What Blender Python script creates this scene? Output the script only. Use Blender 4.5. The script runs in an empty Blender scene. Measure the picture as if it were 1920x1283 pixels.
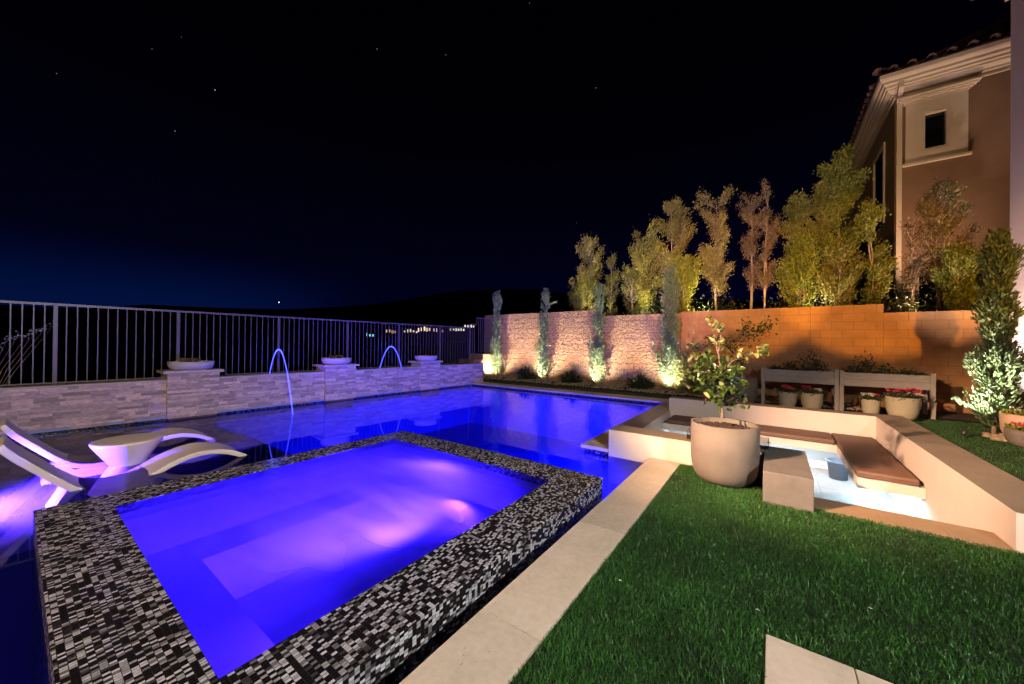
import bpy, bmesh, math, random
import numpy as np
from mathutils import Vector, Matrix
random.seed(7)
RNG = np.random.default_rng(11)
sc = bpy.context.scene
C = sc.collection

# ------------------------------------------------------------------ camera
CAM = np.array([0.0, 0.0, 1.45])
CR = np.array([0.8104677, 0.58568086, 0.01095288])
CU = np.array([-0.00640614, -0.00983498, 0.99993111])
CF = np.array([-0.58574823, 0.81048208, 0.00421899])
FPX = 677.1645
cd = bpy.data.cameras.new('camera')
cam = bpy.data.objects.new('camera', cd)
C.objects.link(cam)
cd.sensor_width = 36.0
cd.lens = FPX / 1920 * 36
cd.clip_start = 0.05
cd.clip_end = 3000
cam.matrix_world = Matrix(((CR[0], CU[0], -CF[0], CAM[0]), (CR[1], CU[1], -CF[1], CAM[1]),
                           (CR[2], CU[2], -CF[2], CAM[2]), (0, 0, 0, 1)))
sc.camera = cam

# measuring helper: where a sight line meets the plane Y = const or z = const
def ray(x, y): return CF + CR * (x - 960) / FPX + CU * (641.5 - y) / FPX
def atY(x, y, Y):
    d = ray(x, y); return CAM + d * (Y / d[1])
def atz(x, y, z):
    d = ray(x, y); return CAM + d * ((z - CAM[2]) / d[2])

# ------------------------------------------------------------------ night sky
W = bpy.data.worlds.new('World'); sc.world = W; W.use_nodes = True
wn = W.node_tree.nodes; wl = W.node_tree.links
bg = wn['Background']
tc = wn.new('ShaderNodeTexCoord')
sp = wn.new('ShaderNodeSeparateXYZ'); wl.new(tc.outputs['Generated'], sp.inputs[0])
mr = wn.new('ShaderNodeMapRange'); mr.inputs['From Min'].default_value = 0.0; mr.inputs['From Max'].default_value = 0.75
wl.new(sp.outputs['Z'], mr.inputs['Value'])
cr = wn.new('ShaderNodeValToRGB'); wl.new(mr.outputs[0], cr.inputs[0])
e = cr.color_ramp.elements
e[0].position = 0.0; e[0].color = (0.0003, 0.0008, 0.013, 1)
e[1].position = 1.0; e[1].color = (0.0002, 0.0002, 0.0006, 1)
x_ = e.new(0.28); x_.color = (0.0004, 0.0005, 0.0060, 1)
x_ = e.new(0.6); x_.color = (0.0003, 0.0003, 0.0016, 1)
# afterglow of the town below the horizon, towards the left of the view
glow_dir = Vector((-0.985, 0.05, 0.06)).normalized()
vd = wn.new('ShaderNodeVectorMath'); vd.operation = 'DOT_PRODUCT'; vd.inputs[1].default_value = glow_dir
nrm = wn.new('ShaderNodeVectorMath'); nrm.operation = 'NORMALIZE'; wl.new(tc.outputs['Generated'], nrm.inputs[0])
wl.new(nrm.outputs[0], vd.inputs[0])
g1 = wn.new('ShaderNodeMapRange'); g1.inputs['From Min'].default_value = 0.86; g1.inputs['From Max'].default_value = 1.0
g1.interpolation_type = 'SMOOTHSTEP'
wl.new(vd.outputs['Value'], g1.inputs['Value'])
g2 = wn.new('ShaderNodeMapRange'); g2.inputs['From Min'].default_value = 0.05; g2.inputs['From Max'].default_value = 0.20
g2.inputs['To Min'].default_value = 1.0; g2.inputs['To Max'].default_value = 0.0; g2.interpolation_type = 'SMOOTHSTEP'
wl.new(sp.outputs['Z'], g2.inputs['Value'])
mm = wn.new('ShaderNodeMath'); mm.operation = 'MULTIPLY'; wl.new(g1.outputs[0], mm.inputs[0]); wl.new(g2.outputs[0], mm.inputs[1])
mx = wn.new('ShaderNodeMix'); mx.data_type = 'RGBA'; wl.new(mm.outputs[0], mx.inputs[0])
wl.new(cr.outputs[0], mx.inputs[6]); mx.inputs[7].default_value = (0.0006, 0.0055, 0.045, 1)
wl.new(mx.outputs[2], bg.inputs[0]); bg.inputs[1].default_value = 1.0

# ------------------------------------------------------------------ exposure
sc.view_settings.view_transform = 'Standard'
sc.view_settings.look = 'None'
sc.view_settings.exposure = 0.0
sc.view_settings.gamma = 1.0
sc.cycles.max_bounces = 8
sc.cycles.transparent_max_bounces = 16
sc.cycles.caustics_reflective = False
sc.cycles.caustics_refractive = False
sc.cycles.sample_clamp_indirect = 4.0
sc.cycles.use_denoising = True

# ------------------------------------------------------------------ lamps of the house and yard, one added fill
def lamp(name, kind, loc, power, color, target=None, size=0.1, cone=90, blend=0.5, sy=None):
    ld = bpy.data.lights.new(name, kind); ld.energy = power; ld.color = color
    o = bpy.data.objects.new(name, ld); C.objects.link(o); o.location = loc
    if kind == 'AREA':
        ld.shape = 'RECTANGLE'; ld.size = size; ld.size_y = sy or size
    else:
        ld.shadow_soft_size = size
    if kind == 'SPOT':
        ld.spot_size = math.radians(cone); ld.spot_blend = blend
    if target is not None:
        d = Vector(target) - Vector(loc)
        o.rotation_euler = d.to_track_quat('-Z', 'Y').to_euler()
    return o
# flood on the house wall behind the camera, to its right (neutral white)
lamp('house_flood_lamp', 'AREA', (3.6, -0.9, 3.5), 300, (1.0, 0.95, 0.90), (-3.0, 2.8, 0), 0.45, sy=0.3).data.spread = math.radians(125)
# warm sconces on the house wall behind the camera, to its left
lamp('house_sconce_lamp', 'AREA', (-3.4, -3.6, 3.6), 210, (1.0, 0.58, 0.36), (0.4, 8.5, 0.0), 0.35, sy=0.35)
# added narrow fill spot, out of view, warming the seating pit walls
lamp('pit_fill_lamp', 'SPOT', (-4.2, -1.6, 4.2), 16000, (1.0, 0.58, 0.35), (1.3, 6.9, 0.0), 0.12, cone=28, blend=0.9)
# warm flood under the own house's eave, thrown over the wall into the trees
lamp('eave_flood_lamp', 'SPOT', (-1.5, -3.0, 6.6), 8500, (1.0, 0.70, 0.32), (-2.2, 14.5, 7.0), 0.12, cone=46, blend=1.0)
# amber garden spot for the rear wall behind the planter boxes
for tx in (-0.9, 2.1):
    lamp('garden_spot_lamp', 'SPOT', (3.2, 1.2, 2.7), 5400, (1.0, 0.41, 0.04), (tx, 12.3, 3.25), 0.04, cone=23, blend=0.35)

# ------------------------------------------------------------------ helpers
def tag(o, label=None, cat=None, group=None, kind=None):
    if label: o['label'] = label
    if cat: o['category'] = cat
    if group: o['group'] = group
    if kind: o['kind'] = kind
    return o
def thing(name, label, cat, loc=(0, 0, 0), rz=0, group=None):
    o = bpy.data.objects.new(name, None); C.objects.link(o)
    o.location = loc; o.rotation_euler = (0, 0, rz); o.empty_display_size = 0.1
    return tag(o, label, cat, group)
def link_mesh(name, me, m, parent=None, smooth=False):
    o = bpy.data.objects.new(name, me); C.objects.link(o)
    if m: me.materials.append(m)
    if smooth:
        me.polygons.foreach_set('use_smooth', [True] * len(me.polygons))
    if parent: o.parent = parent
    return o
def obj(name, bm, m, parent=None, smooth=False):
    bmesh.ops.recalc_face_normals(bm, faces=bm.faces[:])
    me = bpy.data.meshes.new(name); bm.to_mesh(me); bm.free()
    return link_mesh(name, me, m, parent, smooth)
def raw(name, V, F, m, parent=None, smooth=False):
    me = bpy.data.meshes.new(name); me.from_pydata([tuple(v) for v in V], [], F); me.update()
    return link_mesh(name, me, m, parent, smooth)
def arr(name, V, F, m, parent=None, smooth=False):
    """fast mesh out of arrays: V (n,3), F (m,k) all faces with k corners"""
    me = bpy.data.meshes.new(name); n = len(V); k = F.shape[1]; f = len(F)
    me.vertices.add(n); me.vertices.foreach_set('co', np.asarray(V, dtype=np.float32).ravel())
    me.loops.add(f * k); me.loops.foreach_set('vertex_index', F.astype(np.int32).ravel())
    me.polygons.add(f); me.polygons.foreach_set('loop_start', np.arange(0, f * k, k, dtype=np.int32))
    me.update(calc_edges=True)
    return link_mesh(name, me, m, parent, smooth)
def NB(): return bmesh.new()
def box(bm, x0, y0, z0, x1, y1, z1, bev=0.0, mtx=None):
    r = bmesh.ops.create_cube(bm, size=1.0)
    vs = r['verts']
    for v in vs:
        v.co = Vector(((v.co.x + .5) * (x1 - x0) + x0, (v.co.y + .5) * (y1 - y0) + y0, (v.co.z + .5) * (z1 - z0) + z0))
    if bev > 0:
        es = list({e for v in vs for e in v.link_edges})
        r2 = bmesh.ops.bevel(bm, geom=es, offset=bev, segments=2, affect='EDGES', profile=0.6)
        vs = list({v for f in r2['faces'] for v in f.verts} | {v for v in vs if v.is_valid})
    if mtx is not None:
        for v in vs: v.co = mtx @ v.co
    return vs
def tube(bm, pts, rad, seg=8, cap=True):
    pts = [Vector(p) for p in pts]; n = len(pts)
    if not hasattr(rad, '__len__'): rad = [rad] * n
    rings = []
    up = Vector((0.123, 0.031, 1))
    for i, p in enumerate(pts):
        t = (pts[min(i + 1, n - 1)] - pts[max(i - 1, 0)])
        if t.length < 1e-7: t = Vector((0, 0, 1))
        t.normalize()
        a = t.cross(up if abs(t.z) < 0.9 else Vector((1, 0.1, 0))); a.normalize(); b = t.cross(a)
        rings.append([bm.verts.new(p + (a * math.cos(2 * math.pi * k / seg) + b * math.sin(2 * math.pi * k / seg)) * rad[i]) for k in range(seg)])
    for i in range(n - 1):
        for k in range(seg):
            bm.faces.new((rings[i][k], rings[i][(k + 1) % seg], rings[i + 1][(k + 1) % seg], rings[i + 1][k]))
    if cap:
        bm.faces.new(rings[0][::-1]); bm.faces.new(rings[-1])
def lathe(bm, prof, seg=40, sx=1.0, sy=1.0, c=(0, 0, 0)):
    rings = []
    for r, z in prof:
        if r < 1e-5:
            rings.append([bm.verts.new((c[0], c[1], c[2] + z))])
        else:
            rings.append([bm.verts.new((c[0] + r * sx * math.cos(2 * math.pi * k / seg), c[1] + r * sy * math.sin(2 * math.pi * k / seg), c[2] + z)) for k in range(seg)])
    for i in range(len(rings) - 1):
        A, B = rings[i], rings[i + 1]
        for k in range(seg):
            a = A[k % len(A)]; b = A[(k + 1) % len(A)]; c_ = B[(k + 1) % len(B)]; d = B[k % len(B)]
            q = []
            for v in (a, b, c_, d):
                if v not in q: q.append(v)
            if len(q) > 2: bm.faces.new(q)
def copy_tree(o, loc=None, rz=None, parent=None):
    c = o.copy(); C.objects.link(c)
    if parent: c.parent = parent
    if loc is not None: c.location = loc
    if rz is not None: c.rotation_euler = (0, 0, rz)
    for ch in [q for q in bpy.data.objects if q.parent == o]:
        copy_tree(ch, parent=c)
    return c

# ------------------------------------------------------------------ materials
def M(name, col, rough=0.6, var=0.0, nscale=8.0, bump=0.0, bscale=60.0, col2=None, metal=0.0, island=0.0, spec=0.5, dist=0.01, stretch=(1, 1, 1), coat=0.0):
    m = bpy.data.materials.new(name); m.use_nodes = True
    nt = m.node_tree; N = nt.nodes; L = nt.links; b = N['Principled BSDF']
    b.inputs['Roughness'].default_value = rough; b.inputs['Metallic'].default_value = metal
    b.inputs['Specular IOR Level'].default_value = spec
    if coat: b.inputs['Coat Weight'].default_value = coat
    b.inputs['Base Color'].default_value = (*col, 1)
    t = N.new('ShaderNodeTexCoord'); mp = N.new('ShaderNodeMapping'); mp.inputs['Scale'].default_value = stretch
    L.new(t.outputs['Object'], mp.inputs[0])
    src = None
    if col2 is not None or var:
        n = N.new('ShaderNodeTexNoise'); n.inputs['Scale'].default_value = nscale; n.inputs['Detail'].default_value = 7
        n.inputs['Roughness'].default_value = 0.62
        L.new(mp.outputs[0], n.inputs['Vector'])
        rr = N.new('ShaderNodeMapRange'); rr.inputs['From Min'].default_value = 0.3; rr.inputs['From Max'].default_value = 0.7
        L.new(n.outputs['Fac'], rr.inputs['Value'])
        x = N.new('ShaderNodeMix'); x.data_type = 'RGBA'
        c2 = col2 if col2 is not None else tuple(c * (1 - var) for c in col)
        x.inputs[6].default_value = (*col, 1); x.inputs[7].default_value = (*c2, 1)
        L.new(rr.outputs[0], x.inputs[0]); src = x.outputs[2]
    if island:
        g = N.new('ShaderNodeNewGeometry')
        h = N.new('ShaderNodeHueSaturation')
        r2 = N.new('ShaderNodeMapRange'); r2.inputs['To Min'].default_value = 1 - island; r2.inputs['To Max'].default_value = 1 + island
        L.new(g.outputs['Random Per Island'], r2.inputs['Value']); L.new(r2.outputs[0], h.inputs['Value'])
        if src: L.new(src, h.inputs['Color'])
        else: h.inputs['Color'].default_value = (*col, 1)
        src = h.outputs[0]
    if src: L.new(src, b.inputs['Base Color'])
    if bump:
        n2 = N.new('ShaderNodeTexNoise'); n2.inputs['Scale'].default_value = bscale; n2.inputs['Detail'].default_value = 6
        L.new(mp.outputs[0], n2.inputs['Vector'])
        bp = N.new('ShaderNodeBump'); bp.inputs['Strength'].default_value = bump; bp.inputs['Distance'].default_value = dist
        L.new(n2.outputs['Fac'], bp.inputs['Height']); L.new(bp.outputs[0], b.inputs['Normal'])
    return m
def leafmat(name, c1, c2, trans=0.35, rough=0.5):
    m = bpy.data.materials.new(name); m.use_nodes = True
    nt = m.node_tree; N = nt.nodes; L = nt.links; b = N['Principled BSDF']; out = N['Material Output']
    g = N.new('ShaderNodeNewGeometry'); r = N.new('ShaderNodeValToRGB')
    r.color_ramp.elements[0].color = (*c1, 1); r.color_ramp.elements[1].color = (*c2, 1)
    L.new(g.outputs['Random Per Island'], r.inputs[0]); L.new(r.outputs[0], b.inputs['Base Color'])
    b.inputs['Roughness'].default_value = rough
    tr = N.new('ShaderNodeBsdfTranslucent'); L.new(r.outputs[0], tr.inputs['Color'])
    mxs = N.new('ShaderNodeMixShader'); mxs.inputs[0].default_value = trans
    L.new(b.outputs[0], mxs.inputs[1]); L.new(tr.outputs[0], mxs.inputs[2]); L.new(mxs.outputs[0], out.inputs[0])
    return m
def emat(name, col, s):
    m = bpy.data.materials.new(name); m.use_nodes = True
    b = m.node_tree.nodes['Principled BSDF']
    b.inputs['Base Color'].default_value = (*col, 1)
    b.inputs['Emission Color'].default_value = (*col, 1); b.inputs['Emission Strength'].default_value = s
    return m
def water(name, tint, rough, bscale, bstr, foam=0.0, ripple_stretch=(1, 1, 1)):
    m = bpy.data.materials.new(name); m.use_nodes = True
    nt = m.node_tree; N = nt.nodes; L = nt.links; N.remove(N['Principled BSDF']); out = N['Material Output']
    t = N.new('ShaderNodeTexCoord'); mp = N.new('ShaderNodeMapping'); mp.inputs['Scale'].default_value = ripple_stretch
    L.new(t.outputs['Object'], mp.inputs[0])
    n = N.new('ShaderNodeTexNoise'); n.inputs['Scale'].default_value = bscale; n.inputs['Detail'].default_value = 3
    L.new(mp.outputs[0], n.inputs['Vector'])
    bp = N.new('ShaderNodeBump'); bp.inputs['Strength'].default_value = bstr; bp.inputs['Distance'].default_value = 0.02
    L.new(n.outputs['Fac'], bp.inputs['Height'])
    gl = N.new('ShaderNodeBsdfGlossy'); gl.inputs['Roughness'].default_value = rough; L.new(bp.outputs[0], gl.inputs['Normal'])
    tp = N.new('ShaderNodeBsdfTransparent'); tp.inputs['Color'].default_value = (*tint, 1)
    fr = N.new('ShaderNodeFresnel'); fr.inputs['IOR'].default_value = 1.33; L.new(bp.outputs[0], fr.inputs['Normal'])
    mxs = N.new('ShaderNodeMixShader'); L.new(fr.outputs[0], mxs.inputs[0]); L.new(tp.outputs[0], mxs.inputs[1]); L.new(gl.outputs[0], mxs.inputs[2])
    fin = mxs
    if foam:
        mp2 = N.new('ShaderNodeMapping'); mp2.inputs['Scale'].default_value = (0.55, 1.5, 1); mp2.inputs['Rotation'].default_value = (0, 0, -0.75)
        L.new(t.outputs['Object'], mp2.inputs[0])
        n2 = N.new('ShaderNodeTexNoise'); n2.inputs['Scale'].default_value = 1.3; n2.inputs['Detail'].default_value = 2
        n2.inputs['Distortion'].default_value = 0.25
        L.new(mp2.outputs[0], n2.inputs['Vector'])
        r = N.new('ShaderNodeMapRange'); r.inputs['From Min'].default_value = 0.43; r.inputs['From Max'].default_value = 0.66
        r.inputs['To Min'].default_value = foam * .42; r.inputs['To Max'].default_value = foam; L.new(n2.outputs['Fac'], r.inputs['Value'])
        tl = N.new('ShaderNodeBsdfTranslucent'); tl.inputs['Color'].default_value = (0.36, 0.40, 0.97, 1)
        # foam fades out from the middle; this mask puts the dim corners in
        dst = N.new('ShaderNodeVectorMath'); dst.operation = 'DISTANCE'; dst.inputs[1].default_value = (-3.6, 2.1, 0.054)
        L.new(t.outputs['Object'], dst.inputs[0])
        fo = N.new('ShaderNodeMapRange'); fo.interpolation_type = 'SMOOTHSTEP'; fo.inputs['From Min'].default_value = 0.75; fo.inputs['From Max'].default_value = 2.3
        fo.inputs['To Min'].default_value = 1.0; fo.inputs['To Max'].default_value = 0.04; L.new(dst.outputs['Value'], fo.inputs['Value'])
        fm = N.new('ShaderNodeMath'); fm.operation = 'MULTIPLY'; L.new(r.outputs[0], fm.inputs[0]); L.new(fo.outputs[0], fm.inputs[1])
        m2 = N.new('ShaderNodeMixShader'); L.new(fm.outputs[0], m2.inputs[0]); L.new(mxs.outputs[0], m2.inputs[1]); L.new(tl.outputs[0], m2.inputs[2])
        fin = m2
    L.new(fin.outputs[0], out.inputs[0])
    return m
def mosaic(name, light, dark, rough=0.22):
    m = bpy.data.materials.new(name); m.use_nodes = True
    nt = m.node_tree; N = nt.nodes; L = nt.links; b = N['Principled BSDF']
    t = N.new('ShaderNodeTexCoord'); s = N.new('ShaderNodeSeparateXYZ'); L.new(t.outputs['Object'], s.inputs[0])
    g = N.new('ShaderNodeNewGeometry'); sn = N.new('ShaderNodeSeparateXYZ'); L.new(g.outputs['True Normal'], sn.inputs[0])
    def absgt(o):
        a = N.new('ShaderNodeMath'); a.operation = 'ABSOLUTE'; L.new(o, a.inputs[0])
        c = N.new('ShaderNodeMath'); c.operation = 'GREATER_THAN'; c.inputs[1].default_value = 0.6; L.new(a.outputs[0], c.inputs[0]); return c.outputs[0]
    ax, ay, az = absgt(sn.outputs['X']), absgt(sn.outputs['Y']), absgt(sn.outputs['Z'])
    def mixf(f, a, bb):
        x = N.new('ShaderNodeMix'); x.data_type = 'FLOAT'; L.new(f, x.inputs[0]); L.new(a, x.inputs[2]); L.new(bb, x.inputs[3]); return x.outputs[0]
    u = mixf(az, s.outputs['Z'], s.outputs['X'])
    v = mixf(ay, s.outputs['Y'], s.outputs['X'])
    cx = N.new('ShaderNodeCombineXYZ'); L.new(u, cx.inputs[0]); L.new(v, cx.inputs[1])
    br = N.new('ShaderNodeTexBrick'); L.new(cx.outputs[0], br.inputs['Vector'])
    br.inputs['Scale'].default_value = 1.0; br.inputs['Brick Width'].default_value = 0.0165; br.inputs['Row Height'].default_value = 0.0255
    br.inputs['Mortar Size'].default_value = 0.0012; br.inputs['Mortar Smooth'].default_value = 0.3
    br.inputs['Color1'].default_value = (0, 0, 0, 1); br.inputs['Color2'].default_value = (1, 1, 1, 1); br.inputs['Mortar'].default_value = (0, 0, 0, 1)
    br.offset = 0.5; br.squash = 1.0
    r = N.new('ShaderNodeValToRGB'); r.color_ramp.interpolation = 'CONSTANT'
    E_ = r.color_ramp.elements; E_[0].position = 0; E_[0].color = (*dark, 1); E_[1].position = 0.47; E_[1].color = (0.035, 0.033, 0.036, 1)
    q = E_.new(0.55); q.color = (0.12, 0.118, 0.12, 1)
    q = E_.new(0.64); q.color = (light[0] * .6, light[1] * .6, light[2] * .6, 1)
    q = E_.new(0.80); q.color = (*light, 1)
    L.new(br.outputs['Color'], r.inputs[0])
    mx_ = N.new('ShaderNodeMix'); mx_.data_type = 'RGBA'; L.new(br.outputs['Fac'], mx_.inputs[0]); L.new(r.outputs[0], mx_.inputs[6]); mx_.inputs[7].default_value = (0.03, 0.028, 0.026, 1)
    # faint streaks inside each tile
    n = N.new('ShaderNodeTexNoise'); n.inputs['Scale'].default_value = 90; L.new(t.outputs['Object'], n.inputs['Vector'])
    h = N.new('ShaderNodeHueSaturation'); rr = N.new('ShaderNodeMapRange'); rr.inputs['To Min'].default_value = 0.6; rr.inputs['To Max'].default_value = 1.4
    L.new(n.outputs['Fac'], rr.inputs['Value']); L.new(rr.outputs[0], h.inputs['Value']); L.new(mx_.outputs[2], h.inputs['Color'])
    L.new(h.outputs[0], b.inputs['Base Color']); b.inputs['Roughness'].default_value = rough
    bp = N.new('ShaderNodeBump'); bp.inputs['Strength'].default_value = 0.7; bp.inputs['Distance'].default_value = 0.002; bp.invert = True
    L.new(br.outputs['Fac'], bp.inputs['Height'])
    bp2 = N.new('ShaderNodeBump'); bp2.inputs['Strength'].default_value = 0.5; bp2.inputs['Distance'].default_value = 0.0015
    L.new(br.outputs['Color'], bp2.inputs['Height']); L.new(bp.outputs[0], bp2.inputs['Normal'])
    L.new(bp2.outputs[0], b.inputs['Normal'])
    return m
def travertine(name, c1, c2):
    m = M(name, c1, 0.55, col2=c2, nscale=2.6, stretch=(1, 1, 3), island=0.09)
    nt = m.node_tree; N = nt.nodes; L = nt.links; b = N['Principled BSDF']
    src = b.inputs['Base Color'].links[0].from_socket
    t = N.new('ShaderNodeTexCoord')
    n0 = N.new('ShaderNodeTexNoise'); n0.inputs['Scale'].default_value = 26; n0.inputs['Detail'].default_value = 5; L.new(t.outputs['Object'], n0.inputs['Vector'])
    v = N.new('ShaderNodeTexVoronoi'); v.inputs['Scale'].default_value = 42; L.new(t.outputs['Object'], v.inputs['Vector'])
    # pits: small dark holes where both the cell centre and the noise agree
    a = N.new('ShaderNodeMath'); a.operation = 'LESS_THAN'; a.inputs[1].default_value = 0.13; L.new(v.outputs['Distance'], a.inputs[0])
    n1 = N.new('ShaderNodeTexNoise'); n1.inputs['Scale'].default_value = 5; n1.inputs['Detail'].default_value = 4; L.new(t.outputs['Object'], n1.inputs['Vector'])
    c = N.new('ShaderNodeMath'); c.operation = 'GREATER_THAN'; c.inputs[1].default_value = 0.60; L.new(n1.outputs['Fac'], c.inputs[0])
    mlt = N.new('ShaderNodeMath'); mlt.operation = 'MULTIPLY'; L.new(a.outputs[0], mlt.inputs[0]); L.new(c.outputs[0], mlt.inputs[1])
    h = N.new('ShaderNodeHueSaturation'); rr = N.new('ShaderNodeMapRange'); rr.inputs['From Min'].default_value = .3; rr.inputs['From Max'].default_value = .7
    rr.inputs['To Min'].default_value = 0.90; rr.inputs['To Max'].default_value = 1.06; L.new(n0.outputs['Fac'], rr.inputs['Value'])
    L.new(rr.outputs[0], h.inputs['Value']); L.new(src, h.inputs['Color'])
    x = N.new('ShaderNodeMix'); x.data_type = 'RGBA'; L.new(mlt.outputs[0], x.inputs[0]); L.new(h.outputs[0], x.inputs[6])
    x.inputs[7].default_value = (c2[0] * .35, c2[1] * .3, c2[2] * .25, 1); L.new(x.outputs[2], b.inputs['Base Color'])
    g = N.new('ShaderNodeNewGeometry')
    bp = N.new('ShaderNodeBump'); bp.inputs['Strength'].default_value = 0.5; bp.inputs['Distance'].default_value = 0.003; bp.invert = True
    L.new(mlt.outputs[0], bp.inputs['Height']); L.new(bp.outputs[0], b.inputs['Normal'])
    return m

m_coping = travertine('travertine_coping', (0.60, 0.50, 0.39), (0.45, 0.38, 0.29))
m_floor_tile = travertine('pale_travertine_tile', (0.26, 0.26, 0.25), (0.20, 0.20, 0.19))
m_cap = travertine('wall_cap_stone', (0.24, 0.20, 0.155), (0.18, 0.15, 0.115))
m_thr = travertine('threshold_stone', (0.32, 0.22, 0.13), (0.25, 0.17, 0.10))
m_conc = M('grey_concrete_block', (0.135, 0.125, 0.112), 0.8, col2=(0.095, 0.088, 0.078), nscale=5, bump=0.4, bscale=70, dist=0.003)
m_stucco_w = M('white_stucco', (0.56, 0.50, 0.46), 0.75, var=0.10, nscale=3, bump=0.25, bscale=160, dist=0.003)
m_mosaic = mosaic('glass_mosaic', (0.42, 0.43, 0.47), (0.006, 0.005, 0.006))
m_mosaic_w = mosaic('glass_mosaic_waterline', (0.10, 0.11, 0.16), (0.006, 0.006, 0.012))
m_plaster = M('pool_plaster', (0.28, 0.34, 0.62), 0.7, var=0.15, nscale=1.2)
m_spa_pl = M('spa_plaster', (0.50, 0.52, 0.62), 0.7, var=0.3, nscale=1.6)
m_water = water('pool_water', (0.22, 0.25, 1.0), 0.006, 2.2, 0.014, ripple_stretch=(1, 1, 1))
m_spawater = water('spa_water', (0.55, 0.45, 1.0), 0.16, 5.0, 0.30, foam=0.95)
m_turf_base = M('turf_backing', (0.004, 0.016, 0.003), 0.9, var=0.5, nscale=30, bump=0.6, bscale=200)
m_turf = leafmat('turf_blade', (0.006, 0.045, 0.004), (0.038, 0.145, 0.018), 0.12, 0.55)
m_soil = M('bed_soil', (0.035, 0.024, 0.016), 0.95, var=0.5, nscale=25, bump=0.9, bscale=60, dist=0.03)
m_pebble = M('pebbles', (0.30, 0.24, 0.17), 0.8, island=0.5, bump=0.3, bscale=80)
m_ledger = M('ledger_stone', (0.74, 0.54, 0.44), 0.75, col2=(0.36, 0.29, 0.30), nscale=14, island=0.42, bump=0.9, bscale=38, dist=0.012, stretch=(1, 1, 3))
m_block = M('split_face_block', (0.44, 0.27, 0.17), 0.9, col2=(0.30, 0.18, 0.11), nscale=9, island=0.06, bump=1.0, bscale=16, dist=0.12)
m_block_s = M('smooth_block', (0.44, 0.24, 0.10), 0.9, col2=(0.30, 0.16, 0.06), nscale=2.2, island=0.06, bump=0.8, bscale=70, dist=0.010)
m_mortar = M('mortar', (0.16, 0.11, 0.075), 0.95, var=0.3, nscale=30, bump=0.4, bscale=80)
m_iron = M('painted_iron', (0.11, 0.095, 0.10), 0.4, metal=0.2)
m_pot = M('concrete_pot', (0.135, 0.118, 0.10), 0.8, col2=(0.10, 0.087, 0.073), nscale=5, bump=0.25, bscale=120, dist=0.002)
m_pot_dark = M('dark_concrete_pot', (0.16, 0.14, 0.13), 0.85, col2=(0.10, 0.09, 0.085), nscale=9, bump=0.3, bscale=90)
m_glaze = M('cream_glaze', (0.40, 0.37, 0.26), 0.22, var=0.10, nscale=14, spec=0.6)
m_potsoil = M('potting_mix', (0.045, 0.024, 0.015), 0.95, var=0.6, nscale=60, bump=1.0, bscale=90, dist=0.02)
m_resin = M('white_resin', (0.74, 0.66, 0.58), 0.35, var=0.06, nscale=3)
m_bark = M('bark', (0.24, 0.16, 0.11), 0.9, var=0.5, nscale=20, bump=0.6, bscale=50, stretch=(1, 1, .25))
m_palebark = M('pale_bark', (0.42, 0.31, 0.25), 0.85, var=0.4, nscale=20, bump=0.5, bscale=50, stretch=(1, 1, .25))
m_cyp = leafmat('cypress_leaf', (0.10, 0.16, 0.07), (0.30, 0.38, 0.19), 0.15, 0.6)
m_cyp_d = leafmat('cypress_leaf_deep', (0.025, 0.05, 0.02), (0.10, 0.15, 0.06), 0.15, 0.6)
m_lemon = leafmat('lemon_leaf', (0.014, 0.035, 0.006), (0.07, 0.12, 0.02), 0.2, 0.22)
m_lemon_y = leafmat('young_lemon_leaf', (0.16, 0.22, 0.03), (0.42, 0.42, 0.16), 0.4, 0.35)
m_lf_y = leafmat('yellow_green_leaf', (0.20, 0.21, 0.02), (0.46, 0.46, 0.06), 0.4)
m_lf_b = leafmat('beige_leaf', (0.22, 0.18, 0.06), (0.46, 0.38, 0.14), 0.35)
m_lf_p = leafmat('dry_pink_leaf', (0.15, 0.10, 0.06), (0.30, 0.21, 0.12), 0.3)
m_lf_g = leafmat('green_leaf', (0.09, 0.13, 0.015), (0.28, 0.32, 0.05), 0.35)
m_lf_o = leafmat('olive_leaf', (0.13, 0.14, 0.03), (0.34, 0.32, 0.09), 0.35)
m_dark_lf = leafmat('dark_shrub_leaf', (0.018, 0.03, 0.012), (0.06, 0.08, 0.03), 0.2)
m_red = leafmat('pink_petal', (0.55, 0.02, 0.07), (0.75, 0.10, 0.18), 0.3)
m_whitef = leafmat('white_petal', (0.65, 0.62, 0.50), (0.85, 0.82, 0.72), 0.3)
m_wood = M('driftwood_board', (0.36, 0.33, 0.29), 0.8, col2=(0.19, 0.175, 0.16), nscale=7, stretch=(1, 6, 22), bump=0.35, bscale=12)
m_stake = M('pine_stake', (0.42, 0.24, 0.08), 0.8, var=0.3, nscale=30)
m_cush = M('brown_cushion', (0.15, 0.085, 0.06), 0.7, var=0.12, nscale=60, bump=0.25, bscale=400, dist=0.001)
m_cushg = M('cushion_piping', (0.05, 0.045, 0.05), 0.8)
m_bucket = M('blue_grey_plastic', (0.09, 0.13, 0.19), 0.45)
m_house = M('brown_stucco', (0.16, 0.085, 0.045), 0.9, col2=(0.105, 0.055, 0.03), nscale=1.2, bump=0.4, bscale=120, dist=0.004)
m_trim = M('cream_trim', (0.40, 0.31, 0.23), 0.7, var=0.06, nscale=4, bump=0.1, bscale=120)
m_lilac = M('own_house_stucco', (0.62, 0.52, 0.50), 0.8, var=0.08, nscale=2, bump=0.3, bscale=120, dist=0.004)
m_tile = M('clay_roof_tile', (0.10, 0.05, 0.04), 0.8, var=0.4, nscale=8, bump=0.4, bscale=60)
m_black = M('lamp_housing', (0.02, 0.02, 0.022), 0.4)
m_glassdark = M('dark_window_glass', (0.004, 0.004, 0.005), 0.05)
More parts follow.
